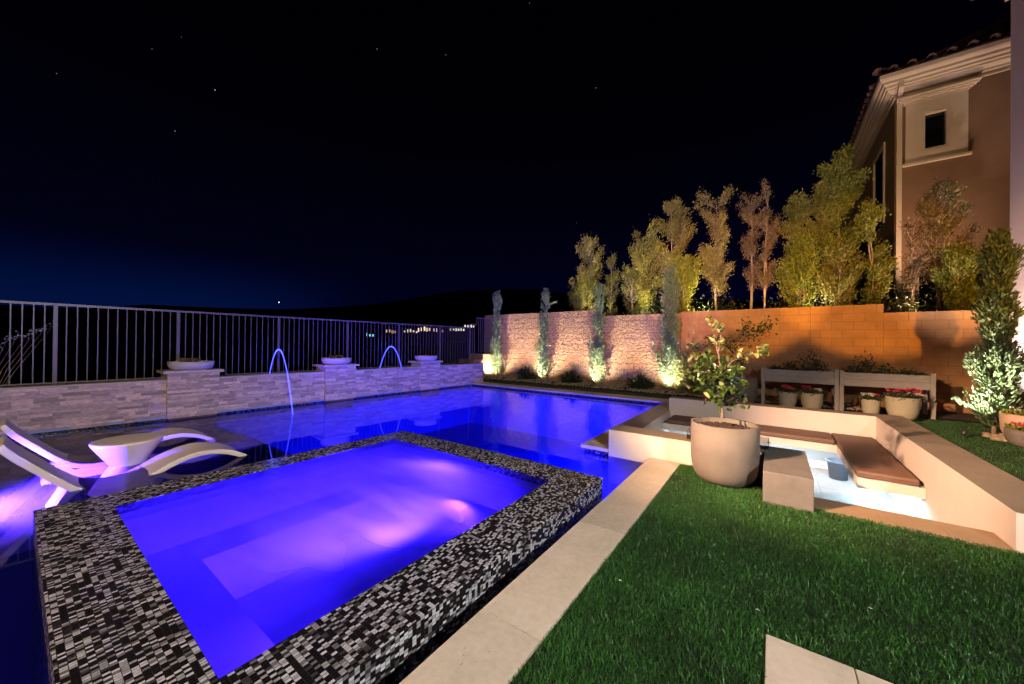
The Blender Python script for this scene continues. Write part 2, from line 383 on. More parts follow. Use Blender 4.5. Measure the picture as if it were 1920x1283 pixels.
m_land = M('dry_land', (0.05, 0.045, 0.03), 1.0, var=0.5, nscale=0.05)

# ------------------------------------------------------------------ far land
def terrain():
    az_pts = [(-400, 575), (0, 577), (150, 579), (280, 571), (330, 574), (430, 578), (520, 580), (570, 579), (640, 575), (700, 571), (780, 559), (850, 547), (930, 543), (1000, 544), (1080, 552), (1300, 560), (1900, 575)]
    an, ht = [], []
    for x, y in az_pts:
        d = ray(x, y); an.append(math.atan2(d[1], d[0])); ht.append(d[2] / math.hypot(d[0], d[1]))
    an = np.array(an); ht = np.array(ht); o = np.argsort(an); an = an[o]; ht = ht[o]
    rad = [0.5, 12, 16, 20, 30, 45, 70, 100, 140, 190, 240, 290, 330, 420, 600, 900, 1400]
    na = 240; V = []; F = []
    for r in rad:
        for k in range(na):
            a = -math.pi + 2 * math.pi * k / na
            if a < -1.2: a2 = an[-1] if a < -3.1416 + 0.2 else an[0]
            else: a2 = a
            t = float(np.interp(a2, an, ht))
            n = 2.5 * math.sin(a * 23 + r * .05) + 1.6 * math.sin(a * 51 + r * .11)
            if r <= 16: z = -3.2
            elif r <= 100: z = -3.2 - (r - 16) * 0.17 + n * min(1, (r - 16) / 60)
            elif r <= 330:
                f = (r - 100) / 230; f = f * f * (3 - 2 * f)
                z = -17.5 * (1 - f) + (1.45 + t * 330) * f + n * (1 - f) * .8
            else:
                z = 1.45 + t * 330 - (r - 330) * 0.06
            V.append((r * math.cos(a), r * math.sin(a), z))
    for i in range(len(rad) - 1):
        for k in range(na):
            F.append((i * na + k, i * na + (k + 1) % na, (i + 1) * na + (k + 1) % na, (i + 1) * na + k))
    F.append(tuple(range(na)))
    o = raw('hills', V, F, m_land, smooth=True); tag(o, kind='structure')
terrain()

# ------------------------------------------------------------------ pool basin
WZ = -0.09
def wallx(y): return -9.45 + 0.055 * y            # face of the raised wall
COPR = -1.28
def strip(pts, z): return [(p[0], p[1], z) for p in pts]
Y0P, Y1P = -3.0, 9.80
outline = [(wallx(Y0P), Y0P), (COPR + 0.03, Y0P), (COPR + 0.03, 4.87), (-2.22, 4.87), (-2.22, Y1P + .03), (wallx(Y1P), Y1P + .03)]
V = strip(outline, -0.012) + strip(outline, -1.45); n = len(outline)
F = [(i, (i + 1) % n, n + (i + 1) % n, n + i) for i in range(n)] + [tuple(range(n, 2 * n))]
tag(raw('pool', V, F, m_plaster), kind='structure')
bm = NB()
box(bm, -9.6, -3.05, -1.44, -5.02, 2.50, -0.32)
box(bm, -9.6, 2.50, -1.44, -5.02, 2.92, -0.56)
box(bm, -9.6, 2.92, -1.44, -5.02, 3.34, -0.85)
tag(obj('pool_ledge', bm, m_plaster), kind='structure')
# waterline tile band
bm = NB()
def band(x0, y0, x1, y1, zt=-0.035, zb=-0.20, off=0.006):
    box(bm, min(x0, x1) - (off if x0 == x1 else 0), min(y0, y1) - (off if y0 == y1 else 0), zb, max(x0, x1) + (off if x0 == x1 else 0), max(y0, y1) + (off if y0 == y1 else 0), zt)
band(COPR + 0.03, Y0P, COPR + 0.03, 4.85); band(-2.21, 4.87, COPR + 0.03, 4.87); band(-2.22, 4.9, -2.22, Y1P)
band(-8.9, Y1P + .03, -2.25, Y1P + .03)
tag(obj('pool_tile_band', bm, m_mosaic_w), kind='structure')
def skewx(bm_, z0, z1, y0, y1, d0, d1):
    """slab that follows the raised wall, d = distance behind its face"""
    vs = [bm_.verts.new((wallx(y) - d, y, z)) for z in (z0, z1) for y, d in ((y0, d0), (y1, d0), (y1, d1), (y0, d1))]
    for f in ((0, 1, 2, 3), (7, 6, 5, 4), (0, 4, 5, 1), (1, 5, 6, 2), (2, 6, 7, 3), (3, 7, 4, 0)): bm_.faces.new([vs[i] for i in f])
bm = NB(); skewx(bm, -0.22, -0.052, Y0P, Y1P, -0.010, 0.03)
tag(obj('pool_tile_band', bm, m_mosaic_w), kind='structure')
# water sheet
V = [(wallx(Y0P), Y0P, WZ), (COPR + .03, Y0P, WZ), (COPR + .03, 4.87, WZ), (-2.22, 4.87, WZ), (-2.22, Y1P + .03, WZ), (wallx(Y1P), Y1P + .03, WZ)]
tag(raw('pool_water', V, [(0, 1, 2, 3, 4, 5)], m_water), kind='structure')

# ------------------------------------------------------------------ spa
ST = 0.060
so = [(-4.84, 0.113), (-1.435, 0.113), (-1.435, 3.64), (-4.72, 3.64)]
si = [(-4.43, 0.513), (-1.84, 0.513), (-1.84, 3.235), (-4.43, 3.235)]
spa = thing('spa', 'square raised spa with violet lit water and black and grey mosaic rim', 'hot tub', (0, 0, 0))
V = [(x, y, ST) for x, y in so] + [(x, y, ST) for x, y in si] + [(x, y, -1.44) for x, y in so] + [(x, y, -0.02) for x, y in si]
F = []
for i in range(4):
    j = (i + 1) % 4
    F.append((i, j, 4 + j, 4 + i)); F.append((8 + i, 8 + j, j, i)); F.append((4 + i, 4 + j, 12 + j, 12 + i))
rim = raw('mosaic_rim', V, F, m_mosaic, spa)
md = rim.modifiers.new('bev', 'BEVEL'); md.width = 0.006; md.segments = 2; md.limit_method = 'ANGLE'
bw = 0.46
def ringq(a, za, b, zb):
    base = len(VV); VV.extend([(x, y, za) for x, y in a] + [(x, y, zb) for x, y in b])
    for i in range(4):
        j = (i + 1) % 4; FF.append((base + i, base + j, base + 4 + j, base + 4 + i))
def inset(q, d): return [(q[0][0] + d, q[0][1] + d), (q[1][0] - d, q[1][1] + d), (q[2][0] - d, q[2][1] - d), (q[3][0] + d, q[3][1] - d)]
VV, FF = [], []
ringq(si, -0.02, si, -0.44); ringq(si, -0.44, inset(si, bw), -0.44); ringq(inset(si, bw), -0.44, inset(si, bw), -0.92)
b0 = len(VV); VV.extend([(x, y, -0.92) for x, y in inset(si, bw)]); FF.append((b0, b0 + 1, b0 + 2, b0 + 3))
raw('spa_bench_and_floor', VV, FF, m_spa_pl, spa)
raw('spa_water', [(x, y, ST - 0.006) for x, y in si], [(0, 1, 2, 3)], m_spawater, spa)

# underwater lamps: a round fitting on the wall with its light in front
def pool_lamp(loc, direction, power, color, label, cone=150, r=0.09, blend=0.6):
    d = Vector(direction).normalized()
    t = thing('underwater_light', label, 'pool light', loc, group='underwater pool lights')
    q = d.to_track_quat('Z', 'Y'); t.rotation_euler = q.to_euler()
    bm = NB(); lathe(bm, [(0, 0), (r, 0), (r, 0.018), (r * .8, 0.024), (r * .78, 0.012), (0, 0.012)], 24)
    obj('trim_ring', bm, m_resin, t)
    bm = NB(); lathe(bm, [(0, 0.016), (r * .74, 0.014), (0, 0.026)], 24)
    obj('lens', bm, emat('lens_glow', color, 4.0), t)
    lo = lamp('underwater_lamp', 'SPOT', Vector(loc) + d * 0.06, power, color, Vector(loc) + d * 2, r * .7, cone, blend)
    return t
VIO = (0.26, 0.07, 1.0); BLU = (0.006, 0.012, 1.0)
pool_lamp((-1.845, 1.55, -0.30), (-1, 0.1, -0.20), 1700, VIO, 'round light under the water on the near side of the spa', 165)
pool_lamp((-3.0, 3.23, -0.27), (0, -1, -0.15), 520, VIO, 'round light under the water on the far side of the spa', 160)
pool_lamp((-2.60, 3.65, -0.75), (-0.35, 1, -0.45), 2600, (0.018, 0.010, 1.0), 'round light in the outer spa wall facing the deep end', 165, blend=1.0)
pool_lamp((-2.23, 7.6, -0.75), (-1, -0.1, -0.40), 1500, BLU, 'round light in the pool wall beside the seating pit', 160)
pool_lamp((-4.3, 3.66, -0.5), (-0.7, 1, -0.1), 420, BLU, 'round light in the outer spa wall facing the stone wall', 160)
pool_lamp((-6.55, -0.62, -0.16), (0.05, 1, -0.08), 3000, (0.46, 0.14, 1.0), 'round light at the shallow end aiming along the tanning ledge', 120, 0.035)

# ------------------------------------------------------------------ coping, seating pit, ground
bm = NB()
ys = [-3.0, -1.6, -0.3, 0.92, 1.522, 2.75, 3.97, 4.846]
for a, b in zip(ys[:-1], ys[1:]): box(bm, COPR, a + .0015, -0.046, -0.912, b - .0015, 0.0, 0.004)
ys = [4.853, 6.1, 7.35, 8.6, 9.80]
for a, b in zip(ys[:-1], ys[1:]): box(bm, -2.256, a + .0015, -0.046, -1.845, b - .0015, 0.0, 0.004)
xs = list(np.arange(-8.86, -2.5, 1.22)) + [-1.87]
for a, b in zip(xs[:-1], xs[1:]): box(bm, a + .0015, 9.803, -0.046, b - .0015, 10.36, 0.0, 0.004)
tag(obj('pool_coping', bm, m_coping), kind='structure')
bm = NB()   # ground blocks under lawn, beside the basin
box(bm, COPR + .035, -3.0, -1.5, 8.0, 4.15, -0.050)
box(bm, COPR + .035, 4.15, -1.5, -0.075, 4.848, -0.050)
box(bm, 0.302, 4.15, -1.5, 1.424, 4.234, -0.050)
box(bm, 1.424, 4.15, -1.5, 8.0, 4.22, -0.0501)
box(bm, 1.815, 4.22, -1.5, 8.0, 14, -0.050)
box(bm, -8.9, 9.86, -1.5, 1.81, 12.3, -0.050)
box(bm, -9.78, 10.455, -1.5, -8.903, 12.34, -0.0505)
box(bm, -2.215, 8.97, -1.5, 1.81, 9.855, -0.050)
box(bm, -2.215, 4.88, -1.5, -1.86, 8.965, -0.050)
tag(obj('ground', bm, m_soil), kind='structure')
bm = NB()
box(bm, -0.908, -3.0, -0.049, 8.0, 4.212, -0.014)
box(bm, -0.908, 4.212, -0.049, -0.075, 4.844, -0.014)
box(bm, 1.82, 4.216, -0.049, 8.0, 11.6, -0.014)
box(bm, -8.85, 10.363, -0.049, 1.815, 11.15, -0.014)
box(bm, -9.75, 10.46, -0.049, -8.853, 11.15, -0.014)
box(bm, -1.84, 8.98, -0.049, 1.815, 10.36, -0.014)
tag(obj('lawn', bm, m_turf_base), kind='structure')

def turf(regions):
    P = []
    for (x0, y0, x1, y1, dens, hole) in regions:
        n = int((x1 - x0) * (y1 - y0) * dens)
        p = np.stack([RNG.uniform(x0, x1, n), RNG.uniform(y0, y1, n)], 1)
        if hole: p = p[~((p[:, 0] > hole[0]) & (p[:, 0] < hole[2]) & (p[:, 1] > hole[1]) & (p[:, 1] < hole[3]))]
        P.append(p)
    P = np.concatenate(P); n = len(P)
    # clumpy lean and height
    cl = np.sin(P[:, 0] * 9 + 3 * np.sin(P[:, 1] * 5)) * np.cos(P[:, 1] * 11 + 2 * np.sin(P[:, 0] * 7))
    h = 0.016 + 0.013 * RNG.random(n) + 0.003 * cl
    a = RNG.uniform(0, 2 * np.pi, n); w = 0.0014 + 0.0012 * RNG.random(n)
    la = RNG.uniform(0, 6.283, n); lean = h * RNG.uniform(.15, .8, n)
    d = np.stack([np.cos(la), np.sin(la)], 1) * lean[:, None]
    s = np.stack([np.cos(a), np.sin(a)], 1) * w[:, None]
    z0 = np.full(n, -0.014)
    def v(xy, z): return np.concatenate([xy, z[:, None]], 1)
    V = np.stack([v(P - s, z0), v(P + s, z0), v(P + d * .4 + s * .8, z0 + h * .6), v(P + d * .4 - s * .8, z0 + h * .6), v(P + d + s * .15, z0 + h), v(P + d - s * .15, z0 + h)], 1).reshape(-1, 3)
    i = np.arange(n)[:, None] * 6
    F = np.concatenate([i + np.array([[0, 1, 2, 3]]), i + np.array([[3, 2, 4, 5]])], 0)
    return V, F
STONE = (-0.022, -1.0, 0.62, 2.24)
V, F = turf([(-0.905, 0.5, 2.9, 2.6, 17000, STONE), (-0.905, 2.6, 3.0, 4.235, 13000, (-.075, 4.155, .305, 4.3)), (-0.905, 4.235, -0.08, 4.84, 13000, None), (1.83, 4.23, 4.6, 6.5, 5200, None), (1.83, 6.5, 5.0, 11.0, 2600, None),
             (-8.8, 10.38, 1.8, 11.15, 1500, None), (-9.7, 10.48, -8.85, 11.15, 1500, None), (-1.8, 9.0, 1.8, 10.38, 900, None)])
tag(arr('turf', V, F, m_turf), 'dense artificial green turf around the travertine coping', 'grass', kind='stuff')
nt_ = m_turf.node_tree; r_ = [q for q in nt_.nodes if q.type == 'VALTORGB'][0]
tn = nt_.nodes.new('ShaderNodeTexNoise'); tn.inputs['Scale'].default_value = 1.7; tn.inputs['Detail'].default_value = 4
tcc = nt_.nodes.new('ShaderNodeTexCoord'); nt_.links.new(tcc.outputs['Object'], tn.inputs['Vector'])
tm = nt_.nodes.new('ShaderNodeMapRange'); tm.inputs['From Min'].default_value = .32; tm.inputs['From Max'].default_value = .68
tm.inputs['To Min'].default_value = 0.62; tm.inputs['To Max'].default_value = 1.3; nt_.links.new(tn.outputs['Fac'], tm.inputs['Value'])
hs_ = nt_.nodes.new('ShaderNodeHueSaturation'); nt_.links.new(tm.outputs[0], hs_.inputs['Value'])
for lk in list(nt_.links):
    if lk.from_node == r_: to = lk.to_socket; nt_.links.remove(lk); nt_.links.new(hs_.outputs[0], to)
nt_.links.new(r_.outputs[0], hs_.inputs['Color'])
# litter on the lawn
bm = NB()
for px, py in [(1631, 1141), (1420, 1144), (1162, 1089), (1668, 940)]:
    p = atz(px, py, 0.02); tube(bm, [(p[0] - .008, p[1], p[2]), (p[0], p[1] + .002, p[2] + .004), (p[0] + .01, p[1] + .004, p[2])], [.001, .0035, .001], 5)
tag(obj('fallen_petals', bm, m_whitef), 'few pale fallen petals scattered on the near lawn', 'petals', kind='stuff')
bm = NB()
for i, (a, b) in enumerate([(-0.02, 0.305), (0.309, 0.615)]):
    box(bm, a, 0.9, -0.03, b, 2.238, 0.004, 0.004)
tag(obj('stepping_slab', bm, m_coping), 'rectangular travertine paver set into the grass in the near foreground', 'paver')

# seating pit -------------------------------------------------------
WT = 0.28; PF = -0.75
bm = NB()
box(bm, -1.835, 4.85, PF - .1, -0.075, 5.20, WT - .004)          # front wall towards the planter
box(bm, -1.87, 8.60, PF - .1, 1.425, 8.95, WT - .004)            # back
box(bm, 1.425, 4.24, PF - .1, 1.80, 8.95, WT - .004)             # right
box(bm, -2.2, 5.203, PF - .1, -1.843, 8.597, -0.048)             # left, below the deck
box(bm, 0.303, 4.56, PF - .1, 1.422, 4.70, -0.004 - .04)
pit = thing('sunken_seating_area', 'sunken seating pit with low stucco walls, glowing strip lights and floating benches', 'seating pit', (0, 0, 0))
obj('stucco_wall', bm, m_stucco_w, pit)
bm = NB()
xs = [-1.875, -0.6, 0.65, 1.803]
for a, b in zip(xs[:-1], xs[1:]): box(bm, a + .001, 8.597, WT - .004, b - .001, 8.955, WT, 0.0015)
ys = [4.235, 5.4, 6.6, 7.6, 8.594]
for a, b in zip(ys[:-1], ys[1:]): box(bm, 1.422, a + .001, WT - .004, 1.803, b - .001, WT, 0.0015)
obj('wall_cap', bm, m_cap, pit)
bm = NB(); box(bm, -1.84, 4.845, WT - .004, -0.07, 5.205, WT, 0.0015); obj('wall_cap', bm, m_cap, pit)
bm = NB(); box(bm, -0.07, 4.135, PF - .1, 0.30, 5.20, 0.284, 0.006); obj('end_block', bm, m_conc, pit)
bm = NB()
for a, b in zip([0.304, .75, 1.12], [.748, 1.118, 1.42]): box(bm, a, 4.235, -0.040, b, 4.556, 0.0, 0.003)
obj('threshold_slab', bm, m_thr, pit)
bm = NB()
xs = np.arange(-1.84, 1.45, 0.61)
for i, a in enumerate(xs):
    off = 0.3 if i % 2 else 0.0
    for y in np.arange(4.7 - off, 8.6, 0.915):
        box(bm, a + .002, max(y, 4.70) + .002, PF - .03, min(a + .61, 1.425) - .002, min(y + .915, 8.6) - .002, PF, 0.002)
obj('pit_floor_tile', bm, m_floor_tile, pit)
bm = NB(); box(bm, -2.0, 4.5, PF - .2, 1.6, 8.8, PF - .032); obj('floor_base', bm, m_mortar, pit)
# floating bench: slab + cushions
bm = NB()
box(bm, -1.838, 7.86, -0.27, 0.85, 8.598, -0.15, 0.004); box(bm, 0.85, 6.10, -0.27, 1.423, 8.598, -0.15, 0.004)
obj('bench_slab', bm, m_stucco_w, pit)
for i, (a, b, c, d, lab) in enumerate([(-1.75, 7.87, -0.42, 8.55, 'brown bench cushion on the pit bench nearest the pool'),
                                       (-0.41, 7.87, 0.83, 8.55, 'brown bench cushion on the back bench beside the corner'),
                                       (0.85, 6.12, 1.38, 8.55, 'long brown bench cushion on the right wall bench with its end showing')]):
    bm = NB(); box(bm, a, b, -0.147, c, d, -0.07, 0.022)
    q = obj('bench_cushion', bm, m_cush, None, True); tag(q, lab, 'cushion', 'cushions on the pit bench')
    bm = NB(); z = -0.108
    box(bm, a - .003, b - .003, z - .004, c + .003, d + .003, z + .004, 0.002); obj('piping', bm, m_cushg, q)
# strip lights under the bench
m_led = emat('cool_led_strip', (0.62, 0.86, 1.0), 9.0)
for i, (loc, sx, sy, tx) in enumerate([((-0.45, 8.1, -0.285), 2.4, 0.03, None), ((1.18, 7.1, -0.285), 0.03, 1.9, None)]):
    bm = NB(); box(bm, loc[0] - sx / 2, loc[1] - sy / 2, loc[2] + .002, loc[0] + sx / 2, loc[1] + sy / 2, loc[2] + .014)
    obj('strip_light', bm, m_led, pit)
    lamp('bench_strip_lamp', 'AREA', (loc[0], loc[1], loc[2] - .004), 44 if i == 0 else 36, (0.60, 0.82, 1.0), (loc[0], loc[1], -1), sx, sy=sy)
# bucket
bk = thing('bucket', 'blue grey plastic bucket standing on the pit floor under the bench', 'bucket', (0.90, 8.12, PF))
bm = NB(); lathe(bm, [(0, 0), (.115, 0), (.15, .28), (.165, .28), (.165, .30), (.145, .30), (.11, .012), (0, .012)], 32); obj('tub', bm, m_bucket, bk, True)
# glass wind guard on the front wall
gg = thing('glass_guard', 'low clear glass wind guard on the pit front wall behind the lemon pot', 'glass guard', (0, 0, WT))
mg = bpy.data.materials.new('clear_glass'); mg.use_nodes = True
_b = mg.node_tree.nodes['Principled BSDF']; _b.inputs['Transmission Weight'].default_value = 1; _b.inputs['Roughness'].default_value = 0.02; _b.inputs['IOR'].default_value = 1.1
for (x0, y0, x1, y1) in [(-.86, 5.17, -.035, 5.176), (-.866, 4.95, -.86, 5.17), (-.035, 4.95, -.029, 5.17)]:
    bm = NB(); box(bm, x0, y0, 0.002, x1, y1, 0.105); obj('glass_pane', bm, mg, gg)
for x in (-.863, -.032):
    bm = NB(); tube(bm, [(x, 5.173, 0.0), (x, 5.173, 0.105)], 0.004, 6); tube(bm, [(x - .02, 5.173, .05), (x + .02, 5.173, .05)], 0.005, 6); obj('clip', bm, m_iron, gg)

# ------------------------------------------------------------------ raised stone wall
def ledger(bm_, y0, y1, z0, z1, d, ry, rowh=0.048):
    z = z0
    while z < z1 - 0.012:
        h = min(rowh * random.choice((0.7, 1.0, 1.0, 1.25)), z1 - z)
        if z1 - z - h < 0.015: h = z1 - z
        y = y0
        while y < y1 - 0.005:
            l = random.uniform(0.08, 0.36)
            if y1 - y - l < 0.06: l = y1 - y
            p = random.uniform(0.004, 0.026)
            a, b = y + .001, y + l - .001
            vs = [bm_.verts.new((wallx(yy) - dd, yy, zz)) for zz in (z + .001, z + h - .001) for yy, dd in ((a, d - p), (b, d - p), (b, d + .02), (a, d + .02))]
            for f in ((0, 1, 2, 3), (7, 6, 5, 4), (0, 4, 5, 1), (1, 5, 6, 2), (2, 6, 7, 3), (3, 7, 4, 0)): bm_.faces.new([vs[i] for i in f])
            y += l
        z += h
    return bm_
rw = thing('raised_stone_wall', 'low raised pool wall of pale stacked ledger stone with a thin cap', 'wall', (0, 0, 0))
pill = [(1.735, 2.51), (4.635, 5.425), (7.545, 8.315)]
bm = NB(); skewx(bm, -1.44, 0.665, Y0P, 10.45, 0.03, 0.24); skewx(bm, -1.44, 0.40, Y0P, 10.45, 0.24, 0.6)
obj('wall_core', bm, m_mortar, rw)
bm = NB(); edges = [Y0P] + [q for p in pill for q in p] + [10.45]
for a, b in zip(edges[0::2], edges[1::2]): ledger(bm, a, b, -0.055, 0.66, 0.02, 0)
obj('ledger_stone', bm, m_ledger, rw)
bm = NB()
for a, b in zip(edges[0::2], edges[1::2]):
    y = a
    while y < b - .01:
        l = min(1.2, b - y); skewx(bm, 0.662, 0.688, y + .001, y + l - .001, -0.012, 0.26); y += l
obj('cap_stone', bm, m_coping, rw)
bm = NB(); skewx(bm, 0.40, 0.655, Y0P, 10.4, 0.27, 0.60); obj('planting_soil', bm, m_soil, rw)
bm = NB(); skewx(bm, -0.5, 0.67, Y0P, 10.45, 0.61, 0.74); obj('rear_curb', bm, m_mortar, rw)
bm = NB()
for i, (a, b, z) in enumerate([(10.755, 11.3, .80), (11.305, 12.34, 1.0)]): skewx(bm, -1.0, z, a, b, 0.80, 1.6)
obj('step_block', bm, m_block, rw)
m_lf_o2 = leafmat('succulent_leaf', (0.10, 0.07, 0.04), (0.30, 0.24, 0.12), 0.2)
m_bowl = M('bowl_planter', (0.60, 0.52, 0.50), 0.7, var=0.12, nscale=6, bump=0.2, bscale=120, dist=0.002)
plab = ['nearest stone pillar, left of the first water arc', 'stone pillar between the two water arcs', 'farthest stone pillar, right of the second water arc']
for i, (a, b) in enumerate(pill):
    pt = thing('stone_pillar', plab[i], 'pillar', (0, 0, 0), group='stone pillars along the raised wall')
    bm = NB(); skewx(bm, -0.3, 0.80, a + .03, b - .03, -0.03, 0.42); obj('pillar_core', bm, m_mortar, pt)
    bm = NB(); ledger(bm, a, b, -0.055, 0.80, -0.045, 0)
    for yy, s in ((a, -1), (b, 1)):
        z = -0.055
        while z < .79:
            h = min(.05, .80 - z); x = -0.04
            while x < .40:
                l = random.uniform(.1, .25); l = min(l, .42 - x); q = random.uniform(0, .012)
                y0_, y1_ = (yy - q, yy + .03) if s < 0 else (yy - .03, yy + q)
                skewx(bm, z + .001, z + h - .001, y0_, y1_, x + .001, x + l - .001); x += l
            z += h
    obj('ledger_stone', bm, m_ledger, pt)
    bm = NB(); skewx(bm, 0.802, 0.855, a - .07, b + .07, -0.115, 0.48); cp = obj('pillar_cap', bm, m_coping, pt)
    bv = cp.modifiers.new('b', 'BEVEL'); bv.width = .006; bv.segments = 2
    yc = (a + b) / 2
    bl = ['wide low white bowl planter on the nearest pillar', 'wide low white bowl planter on the middle pillar', 'wide low white bowl planter on the farthest pillar']
    bt = thing('bowl_planter', bl[i], 'planter', (wallx(yc) - .17, yc, 0.856), group='low bowls on the pillars')
    bm = NB(); lathe(bm, [(0, 0), (.27, 0), (.325, .03), (.355, .09), (.36, .165), (.345, .165), (.335, .10), (0, .10)], 40); obj('bowl', bm, m_bowl, bt, True)
    bm = NB(); lathe(bm, [(0, .142), (.337, .135)], 24); obj('soil', bm, m_potsoil, bt)
    if i < 2:
        n = 260; ph = RNG.uniform(0, 6.283, n); rr = .13 * np.sqrt(RNG.random(n))
        cc = np.stack([rr * np.cos(ph), rr * np.sin(ph) - .02, .14 + .05 * RNG.random(n)], 1)
        d_ = np.stack([np.cos(ph), np.sin(ph), np.full(n, 1.2)], 1); s_ = np.cross(d_, RNG.normal(0, 1, (n, 3))); s_ /= np.linalg.norm(s_, axis=1)[:, None]; d_ /= np.linalg.norm(d_, axis=1)[:, None]
        V = np.stack([cc, cc + d_ * .03 + s_ * .012, cc + d_ * .07, cc + d_ * .03 - s_ * .012], 1).reshape(-1, 3)
        arr('succulent', V, np.arange(n)[:, None] * 4 + np.array([[0, 1, 2, 3]]), m_lf_o2, bt)

# iron fence ------------------------------------------------------------
fy = [-2.75, -1.15, 0.43, 1.985, 3.80, 5.50, 7.15, 8.80, 10.25]
FD = 0.52
fen = thing('iron_fence', 'grey iron picket fence behind the raised stone wall', 'fence', (0, 0, 0))
def fx(y): return wallx(y) - FD
for i, y in enumerate(fy):
    bm = NB(); s = .026; box(bm, fx(y) - s, y - s, 0.3, fx(y) + s, y + s, 2.035, 0.003); obj('post', bm, m_iron, fen)
    bm = None
for i, (a, b) in enumerate(zip(fy[:-1], fy[1:])):
    bm = NB()
    n_ = max(2, round((b - a) / 0.116))
    for k in range(1, n_):
        y = a + (b - a) * k / n_; s = .0075
        box(bm, fx(y) - s, y - s, 0.70, fx(y) + s, y + s, 2.012)
    obj('picket_panel', bm, m_iron, fen)
bm = NB(); skewx(bm, 2.012, 2.052, fy[0], fy[-1] + .03, FD - .018, FD + .018); obj('top_rail', bm, m_iron, fen)
bm = NB(); skewx(bm, 0.68, 0.705, fy[0], fy[-1], FD - .014, FD + .014); obj('bottom_rail', bm, m_iron, fen)
# stepped end panels up to the block wall
for (a, b, zt, zb) in [(10.28, 10.62, 2.15, .9), (10.62, 11.6, 2.42, 1.1)]:
    bm = NB(); n_ = round((b - a) / .11)
    for k in range(n_ + 1):
        y = a + (b - a) * k / n_; box(bm, fx(y) - .008, y - .008, zb, fx(y) + .008, y + .008, zt)
    skewx(bm, zt, zt + .035, a - .01, b, FD - .018, FD + .018)
    obj('stepped_panel', bm, m_iron, fen)

# water arcs -------------------------------------------------------------
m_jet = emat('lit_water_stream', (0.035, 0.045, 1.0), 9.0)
def arc(p0, p1, h, name_label, rad=0.0085):
    p0 = Vector(p0); p1 = Vector(p1); pts = []
    for k in range(49):
        t = k / 48; p = p0.lerp(p1, t); p.z += 4 * h * t * (1 - t); pts.append(p)
    bm = NB(); tube(bm, pts, [rad * (0.75 + .6 * math.exp(-((q.z - max(z.z for z in pts)) / .12) ** 2)) for q in pts], 8)
    o = obj('water_arc', bm, m_jet, None, True); tag(o, name_label, 'water jet', 'laminar water arcs'); return o
def arcz(p0, p1, zpk):
    # height parameter so the parabola peaks at zpk
    lo, hi = 0.0, 5.0
    for _ in range(50):
        h = (lo + hi) / 2
        pk = max(p0[2] + (p1[2] - p0[2]) * t + 4 * h * t * (1 - t) for t in np.linspace(0, 1, 200))
        lo, hi = (h, hi) if pk < zpk else (lo, h)
    return h
j0, j1 = (-9.46, 3.50, 0.66), (-8.126, 3.45, WZ)
arc(j0, j1, arcz(j0, j1, 1.26), 'glowing blue water arc dropping into the pool')
j0, j1 = (-9.33, 6.30, 0.64), (-9.30, 7.06, 0.64)
arc(j0, j1, arcz(j0, j1, 1.32), 'glowing blue water arc falling back behind the stone wall')
for i, (x, y) in enumerate([(-9.46, 3.50), (-9.33, 6.30)]):
    bm = NB(); lathe(bm, [(0, 0), (.03, 0), (.03, .03), (.012, .035), (0, .035)], 16, c=(x, y, .625))
    tag(obj('jet_nozzle', bm, m_black), 'small dark nozzle at the foot of the %s water arc' % ('nearer' if i == 0 else 'farther'), 'nozzle', 'water arc nozzles')
    lamp('water_arc_lamp', 'POINT', (x + (.25 if i == 0 else 0), y + (0 if i == 0 else .38), 1.32), 5, (0.05, 0.08, 1.0), size=0.02)

# ------------------------------------------------------------------ block wall
def blocks(name, x0, x1, ztop, m, parent, yf, smooth):
    bm = NB(); ch = 0.2075; z = ztop; r = 0
    while z > -0.15:
        h = min(ch, z + .15); x = x0 - (0.2075 if r % 2 else 0.0)
        while x < x1:
            a, b = max(x, x0), min(x + .415, x1)
            if b - a > .02:
                p = random.uniform(-.003, .003) if smooth else random.uniform(-.012, .012)
                g = .003 if smooth else .006
                box(bm, a + g, yf + p, z - h + g, b - g, yf + .2, z - g)
            x += .415
        z -= h; r += 1
    obj(name, bm, m, parent)
bwl = thing('block_wall', 'tall tan concrete block wall, stepped along its top, rough at the pool end', 'wall', (0, 0, 0))
blocks('rough_block', -10.45, -5.06, 2.695, m_block, bwl, 12.35, False)
blocks('rough_block', -5.06, -2.35, 2.475, m_block, bwl, 12.35, False)
blocks('smooth_block', -2.35, 0.80, 2.51, m_block_s, bwl, 12.35, True)
blocks('smooth_block', 0.803, 2.17, 2.51, m_block_s, bwl, 12.35, True)
blocks('smooth_block', 2.17, 8.0, 2.295, m_block_s, bwl, 12.35, True)
bm = NB(); box(bm, -10.44, 12.365, -.3, -5.07, 12.54, 2.685); box(bm, -5.07, 12.365, -.3, 2.16, 12.54, 2.46); box(bm, 2.16, 12.365, -.3, 8, 12.54, 2.285)
obj('mortar_core', bm, m_mortar, bwl)

